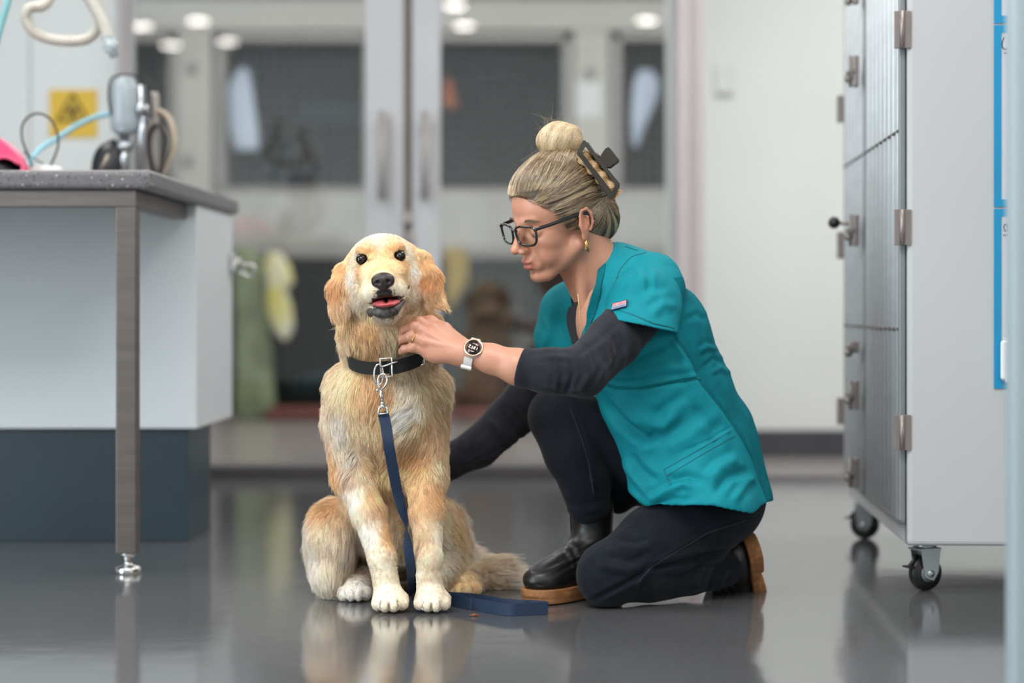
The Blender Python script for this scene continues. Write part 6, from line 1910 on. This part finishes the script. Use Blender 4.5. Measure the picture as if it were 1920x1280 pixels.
    n1 = np.cross(dT, (0, 1, 0)); n1 /= np.linalg.norm(n1); n2 = A((0, 1, 0.0))
    r0 = rng.uniform(.007, .0125, NT); a0 = rng.uniform(0, 6.283, NT); s0 = rng.uniform(-.05, .95, NT)
    for j in range(kb):
        s = s0 + .22 * j / (kb - 1); a = a0 + 1.6 * j / (kb - 1)
        rr = r0 * (1 + .2 * np.sin(s * 22))
        Pt[:, j] = T1 + dT * (s * dl)[:, None] + (n1[None] * np.cos(a)[:, None] + n2[None] * np.sin(a)[:, None]) * rr[:, None]
    Ct = A(hexc('#b8935f')) + (A(hexc('#e6c792')) - A(hexc('#b8935f'))) * rng.random((NT, 1))
    # loose wisps
    NW = 320; Pw = np.zeros((NW, kb, 3)); Cw = np.tile(A(hexc('#cdb48a')), (NW, 1))
    i0 = rng.integers(0, NS, NW); isb = rng.random(NW) < .35
    st = np.where(isb[:, None], BC + (lambda q: q / np.linalg.norm(q, axis=1, keepdims=True))(rng.normal(size=(NW, 3)) + A((0, 0, .8))) * BR, P[i0, 0])
    dr = np.where(isb[:, None], (st - BC) * 12, N[np.array([kd.find(q)[1] for q in st])] * .5); dr = dr + rng.normal(size=(NW, 3)) * .35 + A((.2, 0, .05)); dr /= np.linalg.norm(dr, axis=1, keepdims=True)
    Lw = rng.uniform(.006, .020, NW); cu = rng.normal(size=(NW, 3)) * 1.1
    for j in range(kb):
        s = j / (kb - 1); Pw[:, j] = st + (dr * s + cu * s * s * .7) * Lw[:, None]
    PP = np.concatenate([Pb, Pt, Pw]); CC = np.concatenate([Cb, Ct, Cw]); rr = np.concatenate([np.full(NB_, .00024), np.full(NT, .00026), np.full(NW, .00008)])[:, None] * np.ones((1, kb))
    b_ = hairs('bun_strands', PP, rr, CC, mh, None); b_.parent = o; b_.location = -world_loc(o); b_['kind'] = 'stuff'
    # fine sideburn wisps by the ear and nape
    # claw clip
    mc = material('clip_brown', '#2b241d', .45, var=.1)
    cl = MB(); Yc = 3.762
    def R_(px, py, dy=0): return Vector(WP(px, py, Yc + dy))
    outer = [R_(1093, 263), R_(1097, 263), R_(1162, 344), R_(1162, 351), R_(1148, 372), R_(1143, 371), R_(1082, 288), R_(1082, 284)]
    inner = [R_(1098, 274), R_(1098, 274), R_(1154, 346), R_(1154, 349), R_(1147.5, 358), R_(1146, 357), R_(1092, 287), R_(1092, 285)]
    rings = []; bm = cl.bm; m = 8
    for q, i_ in zip(outer, inner):
        rings.append([bm.verts.new(q + Vector((0, -.001, 0))), bm.verts.new(q + Vector((0, .012, 0))), bm.verts.new(i_ + Vector((0, .012, 0))), bm.verts.new(i_ + Vector((0, -.002, 0)))])
    for i in range(m):
        a, b = rings[i], rings[(i + 1) % m]
        for k in range(4):
            try: bm.faces.new((a[k], a[(k + 1) % 4], b[(k + 1) % 4], b[k]))
            except ValueError: pass
    quad = outer
    # teeth reaching into the hair
    for t in np.linspace(.08, .92, 7):
        s = outer[6] + (outer[5] - outer[6]) * t; cl.tube([s + Vector((.002, .008, .002)), s + Vector((-.004, .018, -.002)), s + Vector((-.010, .034, -.004))], [.0022, .002, .0008], 8)
    # second jaw behind, hinge and thumb plates
    q0, q1 = R_(1100, 268, .034), R_(1160, 350, .034)
    cl.tube([q0, q1], .0035, 8, flat=None).tube([R_(1110, 290, .02), R_(1140, 332, .02)], .0040, 10)
    pl = [R_(1123, 296), R_(1134, 279), R_(1141, 275), R_(1158, 297), R_(1158, 302), R_(1142, 314), R_(1136, 313)]
    cl.prism(pl, (0, .004, 0), .0008)
    cl.prism([p + Vector((.004, .030, .0)) for p in pl], (0, .004, 0), .0008)
    cl.tube([R_(1118, 290, .002), R_(1128, 300, .012)], .004, 8).tube([R_(1131, 310, .003), R_(1127, 316, .012)], .004, 8)
    cl.build('hair_clip', mc, PERSON)
    return o
hair()
def jean_seams():
    me = JEANS.data; vs = [JEANS.matrix_world @ v.co - Vector((0, 0, 0)) for v in me.vertices]
    off = world_loc(JEANS)
    bv = BVHTree.FromPolygons([tuple(v.co + off) for v in me.vertices], [tuple(p.vertices) for p in me.polygons])
    ms = material('denim_seam', '#1a202a', .85)
    for pts in ([(1191, 1098), (1221, 1063), (1275, 1030), (1329, 998), (1400, 975)], [(1068, 763), (1090, 820), (1104, 870), (1113, 925)], [(1085, 1060), (1130, 1020), (1180, 985)]):
        o = strip_on(pts, .0022, .0010, 'jeans_seam', ms, None, .0004, 6, bv)
        if o is not None: o.parent = JEANS; o.location = -world_loc(JEANS)
jean_seams()
def brows():
    rng = np.random.default_rng(5); P = []; K_ = 5
    for s in (-1, 1):
        for i in range(260):
            t = rng.random(); l = .012 + .034 * t; f_ = .0925 - 2.4 * (l - .008) ** 2 * 2.2; u = .0185 + .0045 * math.sin(t * 2.6) + rng.normal() * .0012
            st = Q3(f_, s * l, u); d = QD(-.35, s * .9, .35 - .5 * t) + rng.normal(size=3) * .12
            P.append([st + d * .0065 * k / (K_ - 1) for k in range(K_)])
    P = np.array(P); o = hairs('eyebrow', P, np.full(P.shape[:2], .00014), np.tile(A(hexc('#6b5038')), (len(P), 1)), bpy.data.materials['head_hair'], PERSON); o['kind'] = 'stuff'
brows()
